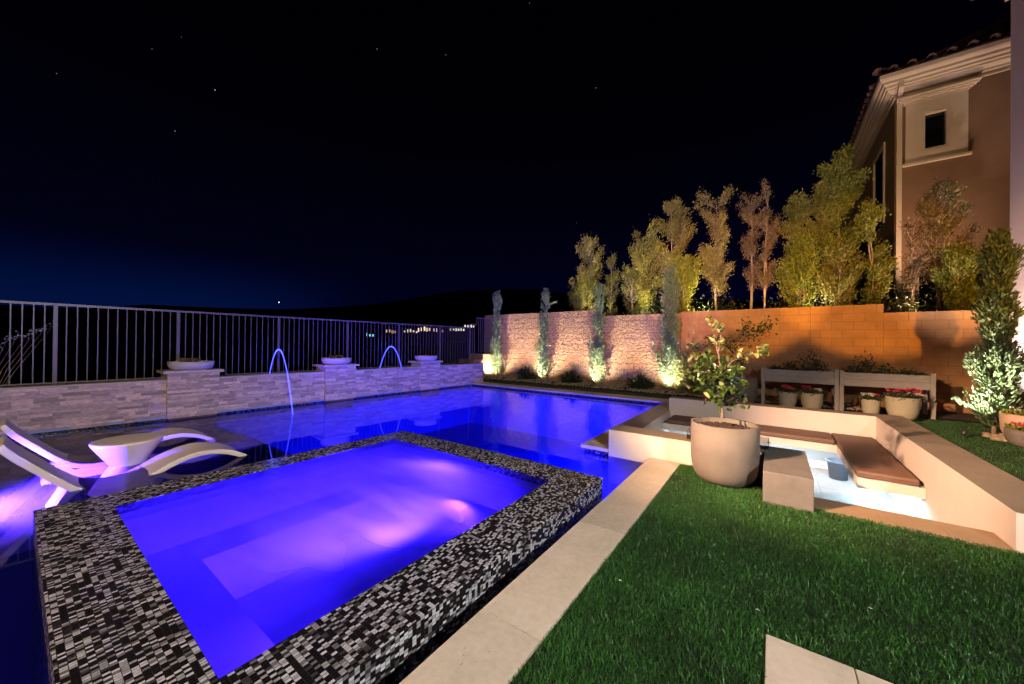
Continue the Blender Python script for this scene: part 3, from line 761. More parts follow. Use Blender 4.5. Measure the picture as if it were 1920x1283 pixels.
# planting bed in front of it
bm = NB()
nx, ny = 120, 12
grid = [[bm.verts.new((-9.75 + 15.9 * i / nx, 11.15 + 1.22 * j / ny, -0.005 + 0.03 * random.random() + .03 * math.sin(j / ny * 3.1))) for j in range(ny + 1)] for i in range(nx + 1)]
for i in range(nx):
    for j in range(ny): bm.faces.new((grid[i][j], grid[i + 1][j], grid[i + 1][j + 1], grid[i][j + 1]))
tag(obj('planting_bed', bm, m_soil, smooth=True), kind='structure')
def pebbles(n, x0, x1, y0, y1, s0, s1, z=0.02):
    ico = NB(); bmesh.ops.create_icosphere(ico, subdivisions=1, radius=1.0)
    bv = np.array([v.co[:] for v in ico.verts]); bf = np.array([[v.index for v in f.verts] for f in ico.faces]); ico.free()
    V = []; F = []
    for i in range(n):
        s = random.uniform(s0, s1); v = bv * np.array([s * random.uniform(.7, 1.3), s * random.uniform(.7, 1.3), s * random.uniform(.45, .8)])
        v = v * (1 + RNG.normal(0, .12, (len(bv), 1)))
        V.append(v + np.array([random.uniform(x0, x1), random.uniform(y0, y1), z + random.uniform(0, .02)])); F.append(bf + i * len(bv))
    return np.concatenate(V), np.concatenate(F)
V, F = pebbles(5600, -9.7, 2.0, 11.15, 12.3, .010, .032, .03)
tag(arr('gravel', V, F, m_pebble), 'tan gravel covering the bed at the foot of the block wall', 'gravel', kind='stuff')

# ------------------------------------------------------------------ foliage builders
def leaves(centers, dirs, length, width, curl=0.25):
    """one four-cornered leaf with a fold per centre: returns V, F"""
    n = len(centers); d = dirs / np.linalg.norm(dirs, axis=1)[:, None]
    rnd = RNG.normal(0, 1, (n, 3)); s = np.cross(d, rnd); s /= np.linalg.norm(s, axis=1)[:, None]
    nn = np.cross(d, s)
    L = (length * RNG.uniform(.6, 1.25, n))[:, None]; Wd = (width * RNG.uniform(.7, 1.2, n))[:, None]
    a = centers; b = centers + d * L * .45 + s * Wd * .5 + nn * L * curl * .2; c = centers + d * L - nn * L * curl * .3; e_ = centers + d * L * .45 - s * Wd * .5 + nn * L * curl * .2
    V = np.stack([a, b, c, e_], 1).reshape(-1, 3); i = np.arange(n)[:, None] * 4
    return V, i + np.array([[0, 1, 2, 3]])
def merge(parts):
    V, F, o = [], [], 0
    for v, f in parts: V.append(v); F.append(f + o); o += len(v)
    return np.concatenate(V), np.concatenate(F)
def cypress(name, base, h, rmax, label, n=2600, lean=(0, 0), sprigs=(), mat_=None, group='slim cypresses along the block wall', up=1.0, bare=0.03):
    t = thing(name, label, 'tree', base, group=group)
    bm = NB(); tube(bm, [(0, 0, -.03), (lean[0] * .4, lean[1] * .4, h * .5), (lean[0], lean[1], h * .93)], [.028, .018, .006], 7); obj('trunk', bm, m_bark, t)
    ns = int(n / 40); parts = []
    z0 = np.sort(RNG.random(ns) ** 1.15); per = 52
    pf = np.interp(z0, [0, .05, .14, .25, .38, .6, .8, .93, 1], [.9, 1.2, 1.25, 1.0, .75, .8, .8, .5, .2])
    pf = pf * RNG.uniform(.45, 1.25, ns) * (1 + .25 * np.sin(z0 * 23 + rmax * 40))
    az = RNG.uniform(0, 2 * np.pi, ns); ln = rmax * pf
    u = RNG.random((ns, per)) ** .7
    rr = ln[:, None] * np.sin(np.minimum(u * 1.35, 1.5)) ; up_ = ln[:, None] * 1.9 * u ** 1.5 * up
    jit = .010 + .05 * rmax
    X = np.cos(az)[:, None] * rr + (lean[0] * z0)[:, None]; Y = np.sin(az)[:, None] * rr + (lean[1] * z0)[:, None]
    Z = bare * h + (z0 * h * (1 - bare) * .95)[:, None] + up_
    Z = np.minimum(Z, h * RNG.uniform(.97, 1.01, Z.shape))
    Cn = np.stack([X, Y, Z], 2).reshape(-1, 3) + RNG.normal(0, jit, (ns * per, 3))
    k = np.repeat(az, per)
    D = np.stack([np.cos(k) * .55, np.sin(k) * .55, np.full(len(k), 1.0)], 1) + RNG.normal(0, .38, (len(k), 3))
    parts = [leaves(Cn, D, .085, .026)]
    for (zz, a, ln_, dz) in sprigs:      # stray side shoots
        k = 240; q = RNG.random(k)
        cc = np.stack([lean[0] * zz + math.cos(a) * ln_ * q, lean[1] * zz + math.sin(a) * ln_ * q, zz * h + dz * q ** 1.4], 1) + RNG.normal(0, .018, (k, 3))
        dd = np.tile(np.array([math.cos(a), math.sin(a), .9]), (k, 1)) + RNG.normal(0, .3, (k, 3))
        parts.append(leaves(cc, dd, .06, .018))
    V, F = merge(parts); arr('crown', V, F, mat_ or m_cyp, t)
    return t
def uplight(loc, target, power, color, label, cone=70, size=.03):
    d = (Vector(target) - Vector(loc)).normalized()
    t = thing('garden_uplight', label, 'spotlight', loc, group='garden uplights')
    q = d.to_track_quat('Z', 'Y').to_matrix().to_4x4()
    bm = NB(); lathe(bm, [(0, -.05), (.026, -.045), (.032, .0), (.034, .045), (.029, .045), (.027, .02), (0, .02)], 20)
    for v in bm.verts: v.co = q @ v.co + Vector((0, 0, .06))
    obj('housing', bm, m_black, t, True)
    bm = NB(); lathe(bm, [(0, .028), (.026, .026)], 16)
    for v in bm.verts: v.co = q @ v.co + Vector((0, 0, .06))
    obj('lens', bm, emat('uplight_lens', (1, .9, .72), 10), t)
    bm = NB(); tube(bm, [(0, 0, -.04), (0, 0, .05)], .008, 6); obj('stake', bm, m_black, t)
    lamp('garden_uplight_lamp', 'SPOT', Vector(loc) + Vector((0, 0, .06)) + d * .06, power, color, target, size, cone, 1.0)

CY = 11.93
cyl = ['leftmost slim cypress, beside the wall end near the fence', 'second slim cypress from the fence with a side shoot bending right',
       'third slim cypress from the fence, where the wall top steps down', 'broad fourth cypress from the fence, beside the potted lemon tree']
cbase = [(930, 707, 541), (1016, 716, 540), (1119, 725, 528), (1255, 738, 500)]
crad = [.19, .20, .20, .28]
csp = [[(.75, 2.5, .12, .2)], [(.80, .3, .42, .14), (.62, 3.0, .25, .35), (.86, 2.9, .12, .18)], [(.5, .2, .15, .3)], [(.7, .4, .25, .35), (.62, 3.2, .2, .4), (.82, 3.3, .22, .25)]]
for i, (x, yb, yt) in enumerate(cbase):
    b = atY(x, yb, CY); top = atY(x + [3, 8, 5, 2][i], yt, CY)
    cypress('cypress_tree', (b[0], CY, 0.0), top[2] + .05, crad[i], cyl[i], n=[5200, 5600, 5600, 10000][i], lean=(top[0] - b[0], 0), sprigs=csp[i], mat_=m_cyp)
    uplight((b[0] + .05, CY - .62, 0.0), (b[0] + .0, CY + .02, 0.95), [500, 520, 520, 520][i], (1.0, 0.84, 0.55), 'small black uplight at the foot of the %s cypress from the fence' % ['first', 'second', 'third', 'fourth'][i], cone=112)
    # added fill lamps between the cypresses, there to brighten the wall
wash = [-8.55, -6.35, -3.75]
for i, x in enumerate(wash):
    uplight((x, 11.3, 0.02), (x + .05, 12.35, 1.9), 170, (1.0, 0.60, 0.26), 'added black fill uplight in the gravel %s' % ['between the first and second cypress', 'between the second and third cypress', 'between the third and fourth cypress'][i], cone=100, size=.04)

def bush(name, loc, r, h, n, m, label, cat='shrub', group=None, size=.06, spiky=False):
    t = thing(name, label, cat, loc, group=group)
    if spiky:
        ph = RNG.uniform(0, 2 * np.pi, n); el = RNG.uniform(.35, 1.4, n)
        D = np.stack([np.cos(ph) * np.cos(el), np.sin(ph) * np.cos(el), np.sin(el)], 1)
        V, F = leaves(D * .02, D, h * 1.1, .014, curl=.9)
    else:
        v = RNG.normal(0, 1, (n, 3)); v /= np.linalg.norm(v, axis=1)[:, None]; v[:, 2] = np.abs(v[:, 2])
        k = RNG.random(n) ** .4 * (1 + .3 * np.sin(v[:, 0] * 7 + v[:, 1] * 5))
        Cn = v * np.stack([r * k, r * k, h * .85 * k], 1); V, F = leaves(Cn, v + RNG.normal(0, .6, (n, 3)), size, size * .45)
    arr('foliage', V, F, m, t)
    bm = NB()
    for a in range(4): tube(bm, [(0, 0, -.02), (math.cos(a * 1.6) * r * .3, math.sin(a * 1.6) * r * .3, h * .55)], [.01, .004], 5)
    obj('stem', bm, m_bark, t)
    return t
for i, (x, y, r_) in enumerate([(985, 698, .30), (1069, 706, .32), (1199, 720, .30)]):
    p = atY(x, y + 12, 12.0)
    bush('grass_clump', (p[0], 12.02, 0.01), r_, .42, 420, m_dark_lf, ['dark grassy clump between the first two cypresses', 'dark grassy clump between the second and third cypress', 'dark grassy clump between the third and fourth cypress'][i], 'shrub', 'dark clumps at the foot of the block wall', .17)
bush('shrub', (atY(912, 700, 11.9)[0] + .05, 11.9, 0), .28, .5, 500, m_dark_lf, 'small dark shrub at the corner of the stone wall and block wall', size=.05)
# broad-leaved shrub left of the lemon tree
p = atY(1292, 700, 11.6)
bush('shrub', (p[0], 11.75, 0), .42, 1.55, 620, m_lf_o, 'tall leafy shrub with pale upright leaves right of the fourth cypress', size=.16)

# ------------------------------------------------------------------ potted lemon tree
def pot_profile(R, H, t=.035):
    return [(0, 0), (R * .58, 0), (R * .70, H * .02), (R * .82, H * .07), (R * .91, H * .15), (R * .965, H * .26), (R * .99, H * .38), (R, H * .55), (R, H), (R - t, H), (R - t, H * .90), (0, H * .90)]
pc = atz(1365, 912, 0); Rp, Hp = 0.322, 0.625
potc = (-0.425, 4.53)
pp = thing('concrete_pot', 'large round concrete pot on the lawn beside the pit entrance', 'plant pot', (potc[0], potc[1], -0.01))
bm = NB(); lathe(bm, pot_profile(Rp, Hp), 72); obj('pot_shell', bm, m_pot, pp, True)
V, F = pebbles(900, -1, 1, -1, 1, .006, .016, Hp * .905)
bm = NB(); lathe(bm, [(0, Hp * .93), (Rp - .05, Hp * .915)], 32); obj('potting_soil', bm, m_potsoil, pp)
bk_, fk_ = [], []
for i in range(700):
    a = random.uniform(0, 6.283); r = (Rp - .05) * math.sqrt(random.random()); k = i * 12
    vv = V[k:k + 12] - V[k:k + 12].mean(0); bk_.append(vv + np.array([r * math.cos(a), r * math.sin(a), Hp * .925])); fk_.append(F[i * 20:(i + 1) * 20] - k + i * 12)
arr('bark_chips', np.concatenate(bk_), np.concatenate(fk_), m_potsoil, pp)

tb = np.array([potc[0], potc[1], 0.0])
lt = thing('lemon_tree', 'young lemon tree with long leafy shoots growing in the large concrete pot', 'tree', tuple(tb))
def P3(px, py, dy=0.0):   # point on the pot's depth plane, shifted in depth, relative to the tree base
    return atY(px, py, potc[1] + dy) - tb
def branch(bm, pts, r0, r1): tube(bm, pts, list(np.linspace(r0, r1, len(pts))), 7)
bm = NB()
TR = [P3(1354, 785), P3(1354, 765), P3(1356, 735, .01), P3(1352, 705, .02), P3(1350, 680, .02), P3(1345, 655)]
branch(bm, TR, .014, .007)
shoots = [([P3(1345, 655), P3(1340, 640, .03), P3(1338, 620, .05), P3(1330, 600, .06)], 0),
          ([P3(1347, 660), P3(1351, 630, -.03), P3(1347, 605, -.05)], 0),
          ([P3(1352, 705), P3(1370, 680, .05), P3(1390, 668, .1), P3(1420, 662, .12), P3(1430, 655, .12)], 0),
          ([P3(1352, 712), P3(1330, 700, -.05), P3(1305, 695, -.08), P3(1292, 700, -.08)], 1),
          ([P3(1352, 735), P3(1372, 728, -.05), P3(1390, 735, -.08)], 1),
          ([P3(1354, 745), P3(1335, 742, -.06), P3(1322, 750, -.1)], 1),
          ([P3(1350, 690), P3(1325, 672, .1), P3(1312, 660, .12)], 1),
          ([P3(1352, 720), P3(1352, 705, .16), P3(1345, 690, .22)], 1),
          ([P3(1352, 720), P3(1355, 708, -.14), P3(1360, 695, -.2)], 1),
          ([P3(1354, 750), P3(1365, 752, .05), P3(1378, 745, .1)], 1)]
for s, _ in shoots: branch(bm, s, .006, .0025)
obj('trunk', bm, m_bark, lt)
def bezleaf(c, d, L, Wd, upv):
    """a folded, pointed leaf of six faces"""
    d = d / np.linalg.norm(d); s = np.cross(d, upv); s /= max(1e-6, np.linalg.norm(s)); n = np.cross(s, d)
    V = []; prof = [(0, 0.02, 0), (.25, .42, .02), (.55, .5, .015), (.8, .3, -.03), (1, 0.02, -.10)]
    for t, w, z in prof:
        m_ = c + d * L * t + n * L * z
        V += [m_ - s * Wd * w + n * Wd * .22 * w * 2, m_, m_ + s * Wd * w + n * Wd * .22 * w * 2]
    F = []
    for k in range(4):
        F += [(3 * k, 3 * k + 1, 3 * k + 4, 3 * k + 3), (3 * k + 1, 3 * k + 2, 3 * k + 5, 3 * k + 4)]
    return np.array(V), np.array(F)
def leafset(specs): return merge([bezleaf(*s) for s in specs])
def along(pts, n):
    out = []
    pts = [np.array(p) for p in pts]
    for i in range(n):
        t = random.random() * (len(pts) - 1); k = int(t); f = t - k
        out.append((pts[k] * (1 - f) + pts[k + 1] * f, pts[k + 1] - pts[k], t / (len(pts) - 1)))
    return out
dark, young = [], []
for s, kind in shoots:
    for c, d, t in along(s, 15 if kind == 0 else 34):
        d = d / np.linalg.norm(d); side = RNG.normal(0, 1, 3); side -= d * side.dot(d); side /= np.linalg.norm(side)
        if kind == 0:
            (young if random.random() < .8 else dark).append((c, d * .7 + side * .8, random.uniform(.05, .085), random.uniform(.022, .034), RNG.normal(0, 1, 3)))
        else:
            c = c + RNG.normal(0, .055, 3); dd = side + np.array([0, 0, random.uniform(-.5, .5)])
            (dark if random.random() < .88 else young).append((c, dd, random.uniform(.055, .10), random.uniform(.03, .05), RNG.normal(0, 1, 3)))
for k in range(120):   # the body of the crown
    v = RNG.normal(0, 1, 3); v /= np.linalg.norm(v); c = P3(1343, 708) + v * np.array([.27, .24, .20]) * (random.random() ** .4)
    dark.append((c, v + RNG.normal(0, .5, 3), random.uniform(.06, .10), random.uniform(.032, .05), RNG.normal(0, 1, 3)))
for q in (P3(1430, 655, .12), P3(1415, 662, .12), P3(1392, 668, .1)):
    for k in range(7): young.append((q + RNG.normal(0, .03, 3), RNG.normal(0, 1, 3), .085, .055, np.array([0, 0, 1.0])))
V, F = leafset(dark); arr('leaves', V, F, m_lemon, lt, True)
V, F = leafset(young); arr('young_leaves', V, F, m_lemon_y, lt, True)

# second potted tree behind the pit
bp = (-0.62, 11.0)
pt2 = thing('concrete_pot', 'big round concrete pot behind the pit, left of the planter boxes', 'plant pot', (-0.66, 10.9, 0))
bm = NB(); lathe(bm, pot_profile(.36, .66), 56); obj('pot_shell', bm, m_pot, pt2, True)
bm = NB(); lathe(bm, [(0, .63), (.31, .62)], 24); obj('potting_soil', bm, m_potsoil, pt2)
t2b = np.array([-0.66, 10.9, 0.6])
t2 = thing('small_citrus_tree', 'sparse dark leafed small tree in the pot before the block wall', 'tree', tuple(t2b))
def Q3(px, py, dy=0.): return atY(px, py, 10.9 + dy) - t2b
bm = NB(); sh2 = [[Q3(1395, 712), Q3(1392, 690), Q3(1384, 672), Q3(1375, 650), Q3(1365, 635)], [Q3(1384, 672), Q3(1392, 650), Q3(1398, 625, .1), Q3(1400, 605, .1)],
                  [Q3(1392, 650), Q3(1410, 632, -.1), Q3(1430, 616, -.1), Q3(1446, 608, -.1)], [Q3(1375, 650), Q3(1360, 640, -.1), Q3(1340, 636, -.1), Q3(1330, 640, -.1)]]
for s in sh2: branch(bm, s, .016, .005)
obj('trunk', bm, m_bark, t2)
sp2 = []
for s in sh2:
    for c, d, t in along(s[1:], 150):
        sp2.append((c + RNG.normal(0, .09, 3), RNG.normal(0, 1, 3), random.uniform(.05, .09), random.uniform(.025, .045), RNG.normal(0, 1, 3)))
V, F = leafset(sp2); arr('leaves', V, F, m_lemon, t2)

# ------------------------------------------------------------------ raised planter boxes and flower pots
def planter(x0, x1, label):
    yb0, yb1 = 11.0, 11.55
    t = thing('planter_box', label, 'planter box', (x0, yb0, 0), group='raised wooden planter boxes')
    w = x1 - x0; H = 0.915
    for a, b in ((0, 0), (w - .07, 0), (0, yb1 - yb0 - .07), (w - .07, yb1 - yb0 - .07)):
        bm = NB(); box(bm, a, b, 0, a + .07, b + .07, H, .003); box(bm, a - .006, b - .006, H, a + .076, b + .076, H + .016, .003); obj('leg', bm, m_wood, t)
    for k in range(2):
        z0 = .585 + k * .15
        bm = NB(); box(bm, .072, .018, z0, w - .072, .045, z0 + .147, .002); obj('front_board', bm, m_wood, t)
        bm = NB(); box(bm, .072, yb1 - yb0 - .045, z0, w - .072, yb1 - yb0 - .018, z0 + .147, .002); obj('back_board', bm, m_wood, t)
    for xx in (.02, w - .045): bm = NB(); box(bm, xx, .072, .585, xx + .025, yb1 - yb0 - .072, .88, .002); obj('side_board', bm, m_wood, t)
    bm = NB(); box(bm, .05, .05, .60, w - .05, yb1 - yb0 - .05, .845); obj('soil', bm, m_potsoil, t)
    return t
bx0 = atY(1427.5, 700, 11.0)[0]; bx1 = atY(1573, 700, 11.0)[0]; bx2 = atY(1574.5, 700, 11.0)[0]; bx3 = atY(1755, 720, 11.0)[0]
planter(bx0, bx1, 'grey brown wooden planter box on legs, left one of the pair')
planter(bx2, bx3, 'grey brown wooden planter box on legs, right one nearer the house')
for i, (px, py, r, h, n, lab) in enumerate([(1522, 668, .30, .50, 520, 'tallest dark leafy plant in the left planter box'), (1482, 682, .14, .22, 160, 'small dark plant at the left of the left planter box'),
        (1622, 668, .20, .48, 330, 'upright dark plant in the right planter box near its left post'), (1660, 684, .16, .22, 200, 'low dark plant in the middle of the right planter box'),
        (1600, 690, .18, .16, 200, 'trailing dark plant at the left end of the right planter box'), (1705, 690, .25, .14, 240, 'low spreading plant at the right end of the right planter box'),
        (1455, 690, .16, .14, 160, 'short dark plant beside the left post of the left planter box')]):
    p = atY(px, py, 11.28); bush('box_plant', (p[0], 11.28, .85), r, h, n, m_dark_lf, lab, 'plant', 'plants in the planter boxes', .07)
def flowers(cx, cy, z, rx, ry, n, m, parent, name='blooms', hh=.05, s=.035):
    c = np.stack([cx + rx * RNG.uniform(-1, 1, n), cy + ry * RNG.uniform(-1, 1, n), z + hh * RNG.random(n)], 1)
    parts = []
    for k in range(5):
        parts.append(leaves(c, np.stack([np.cos(k * 1.257 + c[:, 0] * 50), np.sin(k * 1.257 + c[:, 0] * 50), np.full(n, .5)], 1), s, s * .8))
    V, F = merge(parts); arr(name, V, F, m, parent)
def flowerpot(px0, px1, pyt, pyb, Y, label, blooms, sx=1.0, mat_=None, group='cream flower pots under the planter boxes', H_=None):
    a = atY(px0, pyt, Y); b = atY(px1, pyt, Y); c = atY((px0 + px1) / 2, pyb, Y)
    R = (b[0] - a[0]) / 2 * .97; H = H_ or a[2] + 0.0
    t = thing('flower_pot', label, 'flower pot', ((a[0] + b[0]) / 2, Y, 0.0), group=group)
    bm = NB(); lathe(bm, [(0, 0), (R * .62, 0), (R * .80, H * .12), (R * .93, H * .40), (R, H * .80), (R * 1.03, H * .95), (R * 1.04, H), (R * .96, H), (R * .93, H * .88), (0, H * .88)], 44, 1, sx)
    obj('pot_shell', bm, mat_ or m_glaze, t, True)
    n = int(900 * R / .2); ph = RNG.uniform(0, 6.283, n); rr = R * 1.05 * np.sqrt(RNG.random(n))
    Cn = np.stack([rr * np.cos(ph), rr * np.sin(ph) * sx, H * .9 + .10 * RNG.random(n)], 1)
    V, F = leaves(Cn, RNG.normal(0, 1, (n, 3)) + np.array([0, 0, .8]), .05, .035); arr('flower_leaves', V, F, m_dark_lf, t)
    for (fx0, fw, m, nn, dz) in blooms:
        flowers(fx0 * R, -.05, H + .07 + dz, fw * R, R * .6 * sx, nn, m, t)
    return t
flowerpot(1457, 1496, 733, 759, 10.75, 'small cream flower pot with pink cyclamen, leftmost of four', [(-.1, .35, m_red, 26, 0.02), (.45, .3, m_red, 18, -.02)])
flowerpot(1500, 1545, 735, 763, 10.75, 'cream flower pot with pink and small white flowers, second from left', [(-.5, .35, m_red, 26, .03), (.55, .4, m_whitef, 22, -.02)])
flowerpot(1614, 1652, 747, 772, 10.7, 'small cream flower pot of white flowers under the right planter box', [(-.5, .6, m_whitef, 30, 0), (.5, .35, m_red, 10, 0)])
flowerpot(1658, 1728, 742, 780, 10.6, 'widest cream flower pot with pink and white flowers, rightmost of four', [(-.3, .6, m_red, 36, .03), (.5, .4, m_red, 26, .05), (.6, .38, m_whitef, 34, -.03)])

# right hand pots
def rbowl(c, R, H, m, label, blm):
    t = thing('bowl_pot', label, 'flower pot', c, group='bowls of flowers by the house corner')
    bm = NB(); lathe(bm, [(0, 0), (R * .75, 0), (R * .88, H * .1), (R * .97, H * .35), (R, H * .7), (R, H), (R * .94, H), (R * .93, H * .85), (0, H * .85)], 56); obj('pot_shell', bm, m, t, True)
    n = 1300; ph = RNG.uniform(0, 6.283, n); rr = R * .95 * np.sqrt(RNG.random(n))
    Cn = np.stack([rr * np.cos(ph), rr * np.sin(ph), H * .88 + .07 * RNG.random(n)], 1)
    V, F = leaves(Cn, RNG.normal(0, 1, (n, 3)) + np.array([0, 0, .8]), .05, .035); arr('flower_leaves', V, F, m_lf_g, t)
    for (fx0, fy0, s, mm_, nn) in blm: flowers(fx0 * R, fy0 * R, H + .05, s * R, s * R, nn, mm_, t, s=.035)
rbowl((3.20, 8.85, 0), 0.33, 0.25, m_pot_dark, 'low dark concrete bowl with pink flowers at the right edge', [(-.55, -.3, .25, m_red, 34)])
rbowl((3.36, 9.40, 0), 0.36, 0.42, M('terracotta_pot', (0.50, 0.33, 0.25), .7, var=.1), 'taller peach coloured bowl with small pale flowers behind the dark bowl', [(-.2, -.3, .5, m_whitef, 26), (.3, -.2, .4, m_red, 16)])

# right cypress, stake, uplight
rc = (3.02, 9.75)
tp_ = atY(1872, 415, rc[1])
cypress('cypress_tree', (3.04, rc[1], 0.0), tp_[2] - .05, .21, 'bushy cypress at the right edge tied to a wooden stake beside the house', n=15000, lean=(tp_[0] - 3.04, 0),
        sprigs=[(.10, 3.5, .50, .22), (.30, 3.4, .32, .22), (.62, 3.3, .22, .3), (.78, 3.2, .2, .3), (.35, .2, .22, .3)], mat_=m_cyp_d, group='slim cypresses along the block wall', up=.8)
bm = NB(); tube(bm, [(3.24, 9.85, -.05), (3.24, 9.85, 1.75)], .024, 8); tag(obj('tree_stake', bm, m_stake), 'round wooden stake standing beside the right hand cypress', 'stake')
uplight((2.55, 9.15, 0.02), (3.02, 9.80, 1.1), 1100, (1.0, 0.90, 0.68), 'small black uplight on the lawn below the right hand cypress', cone=60)
V, F = pebbles(120, 2.9, 3.5, 9.2, 9.7, .03, .07, .0)
tag(arr('garden_stones', V, F, m_pebble), 'tan stones at the foot of the right hand cypress', 'stones', kind='stuff')

# ------------------------------------------------------------------ trees beyond the wall
bm = NB(); box(bm, -7.2, 12.56, -3, 12, 40, 2.05); tag(obj('neighbour_ground', bm, m_soil), kind='structure')
def tree(px, pyt, wpx, Y, m, label, n=2600, trunks=1, low=.25, leafs=.075, shape='spear', bark=None, spread=1.0, m2=None, z0=2.0):
    n = int(n * 3.3); leafs *= 0.92
    top = atY(px, pyt, Y); l = atY(px - wpx / 2, pyt, Y); r_ = atY(px + wpx / 2, pyt, Y)
    H = (top[2] - z0) * 1.04; R = (r_[0] - l[0]) / 2 * spread
    t = thing('garden_tree', label, 'tree', (top[0], Y, z0), group='trees beyond the block wall')
    bm = NB(); tips = []
    for k in range(trunks):
        a = random.uniform(0, 6.28); o = Vector((math.cos(a), math.sin(a), 0)) * (.10 * (trunks > 1)); topx = Vector((random.uniform(-.2, .2) * R, random.uniform(-.2, .2) * R, H * random.uniform(.85, .97)))
        b0 = o * .6; pts = [b0 + (topx - b0) * f + Vector((random.uniform(-1, 1), random.uniform(-1, 1), 0)) * .05 * (0 < f < 1) for f in (0, .2, .4, .6, .8, 1)]
        pts[0] = Vector(b0)
        tube(bm, pts, [.045, .038, .03, .022, .014, .005] if trunks == 1 else [.03, .026, .02, .015, .01, .004], 7)
        for q in range(26 // trunks + 6):
            f = random.uniform(low * .7, .95); i_ = min(4, int(f * 5)); g = f * 5 - i_; p0 = pts[i_].lerp(pts[i_ + 1], g)
            prof = {'spear': math.sin(math.pi * min(1, (f - low * .5) / (1.02 - low * .5))) ** .7, 'vase': .45 + .6 * f, 'round': math.sin(math.pi * min(1, f * .97 + .03)) ** .8}[shape]
            a2 = random.uniform(0, 6.28); ln = R * prof * random.uniform(.45, .95)
            p2 = p0 + Vector((math.cos(a2) * ln, math.sin(a2) * ln, ln * random.uniform(.9, 1.8)))
            mid = p0.lerp(p2, .5) + Vector((0, 0, -.05)); tube(bm, [p0, mid, p2], [.012, .008, .003], 5, False)
            dd_ = (p2 - p0).normalized(); tips += [(p0.lerp(p2, u), dd_) for u in (.3, .45, .6, .75, .9, 1.0)]
    obj('trunk', bm, bark or m_palebark, t)
    tips_a = np.array([tuple(q[0]) for q in tips]); 
    idx = RNG.integers(0, len(tips_a), n); tips_d = np.array([tuple(q[1]) for q in tips]); Cn = tips_a[idx] + RNG.normal(0, 1, (n, 3)) * np.array([.055, .055, .07]) * (.6 + R)
    # the crown's inner clumps
    D = RNG.normal(0, .55, (n, 3)) + tips_d[idx] + np.array([.2, 0, .4])
    k = int(n * .75) if m2 else n
    V, F = leaves(Cn[:k], D[:k], leafs, leafs * .42); arr('crown', V, F, m, t)
    if m2:
        V, F = leaves(Cn[k:], D[k:], leafs * 1.2, leafs * .5); arr('bright_leaves', V, F, m2, t)
    return t
tree(1105, 447, 62, 13.3, m_lf_b, 'first tree on the left above the wall, tall pointed yellow crown', 2600, 1, .12, .085, 'spear', m2=m_lf_y)
tree(1090, 525, 55, 13.1, m_lf_y, 'low bushy yellow leaved tree at the left end above the wall', 1300, 2, .1, .08, 'round')
tree(1147, 470, 34, 13.6, m_lf_o, 'narrow olive tree just right of the first pointed tree', 1500, 1, .2, .07)
tree(1186, 490, 46, 13.4, m_lf_o, 'short slender olive tree left of the forked pale trunk', 1300, 1, .2, .07)
tree(1212, 455, 74, 13.5, m_lf_y, 'spreading yellow green tree with a forked pale trunk', 2500, 2, .35, .085, 'vase', m2=m_lf_b)
tree(1266, 372, 84, 13.6, m_lf_b, 'tall pointed tree behind the fourth cypress with bright lower leaves', 3800, 1, .15, .085, 'spear', m2=m_lf_y)
tree(1285, 480, 70, 13.1, m_lf_y, 'low bright green tree leaning over the wall right of the fourth cypress', 1500, 1, .1, .12, 'round')
tree(1347, 355, 96, 13.5, m_lf_b, 'tall beige tree with an open vase crown and straight pale trunk', 3300, 1, .38, .075, 'vase')
tree(1408, 362, 52, 13.6, m_lf_p, 'thin pinkish half bare tree, left of the twin trunks', 1500, 1, .4, .06, 'vase')
tree(1440, 358, 60, 13.4, m_lf_p, 'pinkish half bare tree with twin crooked trunks', 1700, 2, .4, .06, 'vase')
tree(1490, 345, 70, 13.7, m_lf_o, 'olive tree with a smooth pointed crown left of the tallest tree', 3200, 1, .3, .08, 'spear')
tree(1545, 330, 70, 13.5, m_lf_o, 'green tree leaning against the left side of the tallest tree', 3000, 2, .3, .08, 'spear')
tree(1580, 268, 110, 13.7, m_lf_g, 'tallest dark green tree in front of the neighbouring house corner', 6500, 1, .15, .085, 'spear', m2=m_lf_o)
tree(1632, 372, 80, 13.3, m_lf_g, 'dense green tree between the tallest tree and the downpipe', 3400, 2, .1, .08, 'round', m2=m_lf_o)
tree(1500, 450, 100, 13.1, m_lf_g, 'wide bright green bush above the wall in front of the olive tree', 3000, 3, .05, .085, 'round')
tree(1580, 455, 100, 13.1, m_lf_o, 'wide olive bush above the wall below the tallest tree', 2800, 3, .05, .08, 'round')
tree(1712, 420, 60, 13.4, m_lf_p, 'small bare tree with a pale trunk in front of the brown wall', 800, 1, .4, .06, 'vase')
tree(1765, 345, 120, 13.9, m_lf_p, 'large sparse brown leaved tree before the brown wall', 3400, 2, .3, .07, 'round', m2=m_lf_o)
tree(1800, 470, 110, 13.2, m_lf_g, 'dark low green bush between the brown wall and the right cypress', 2600, 3, .05, .075, 'round')
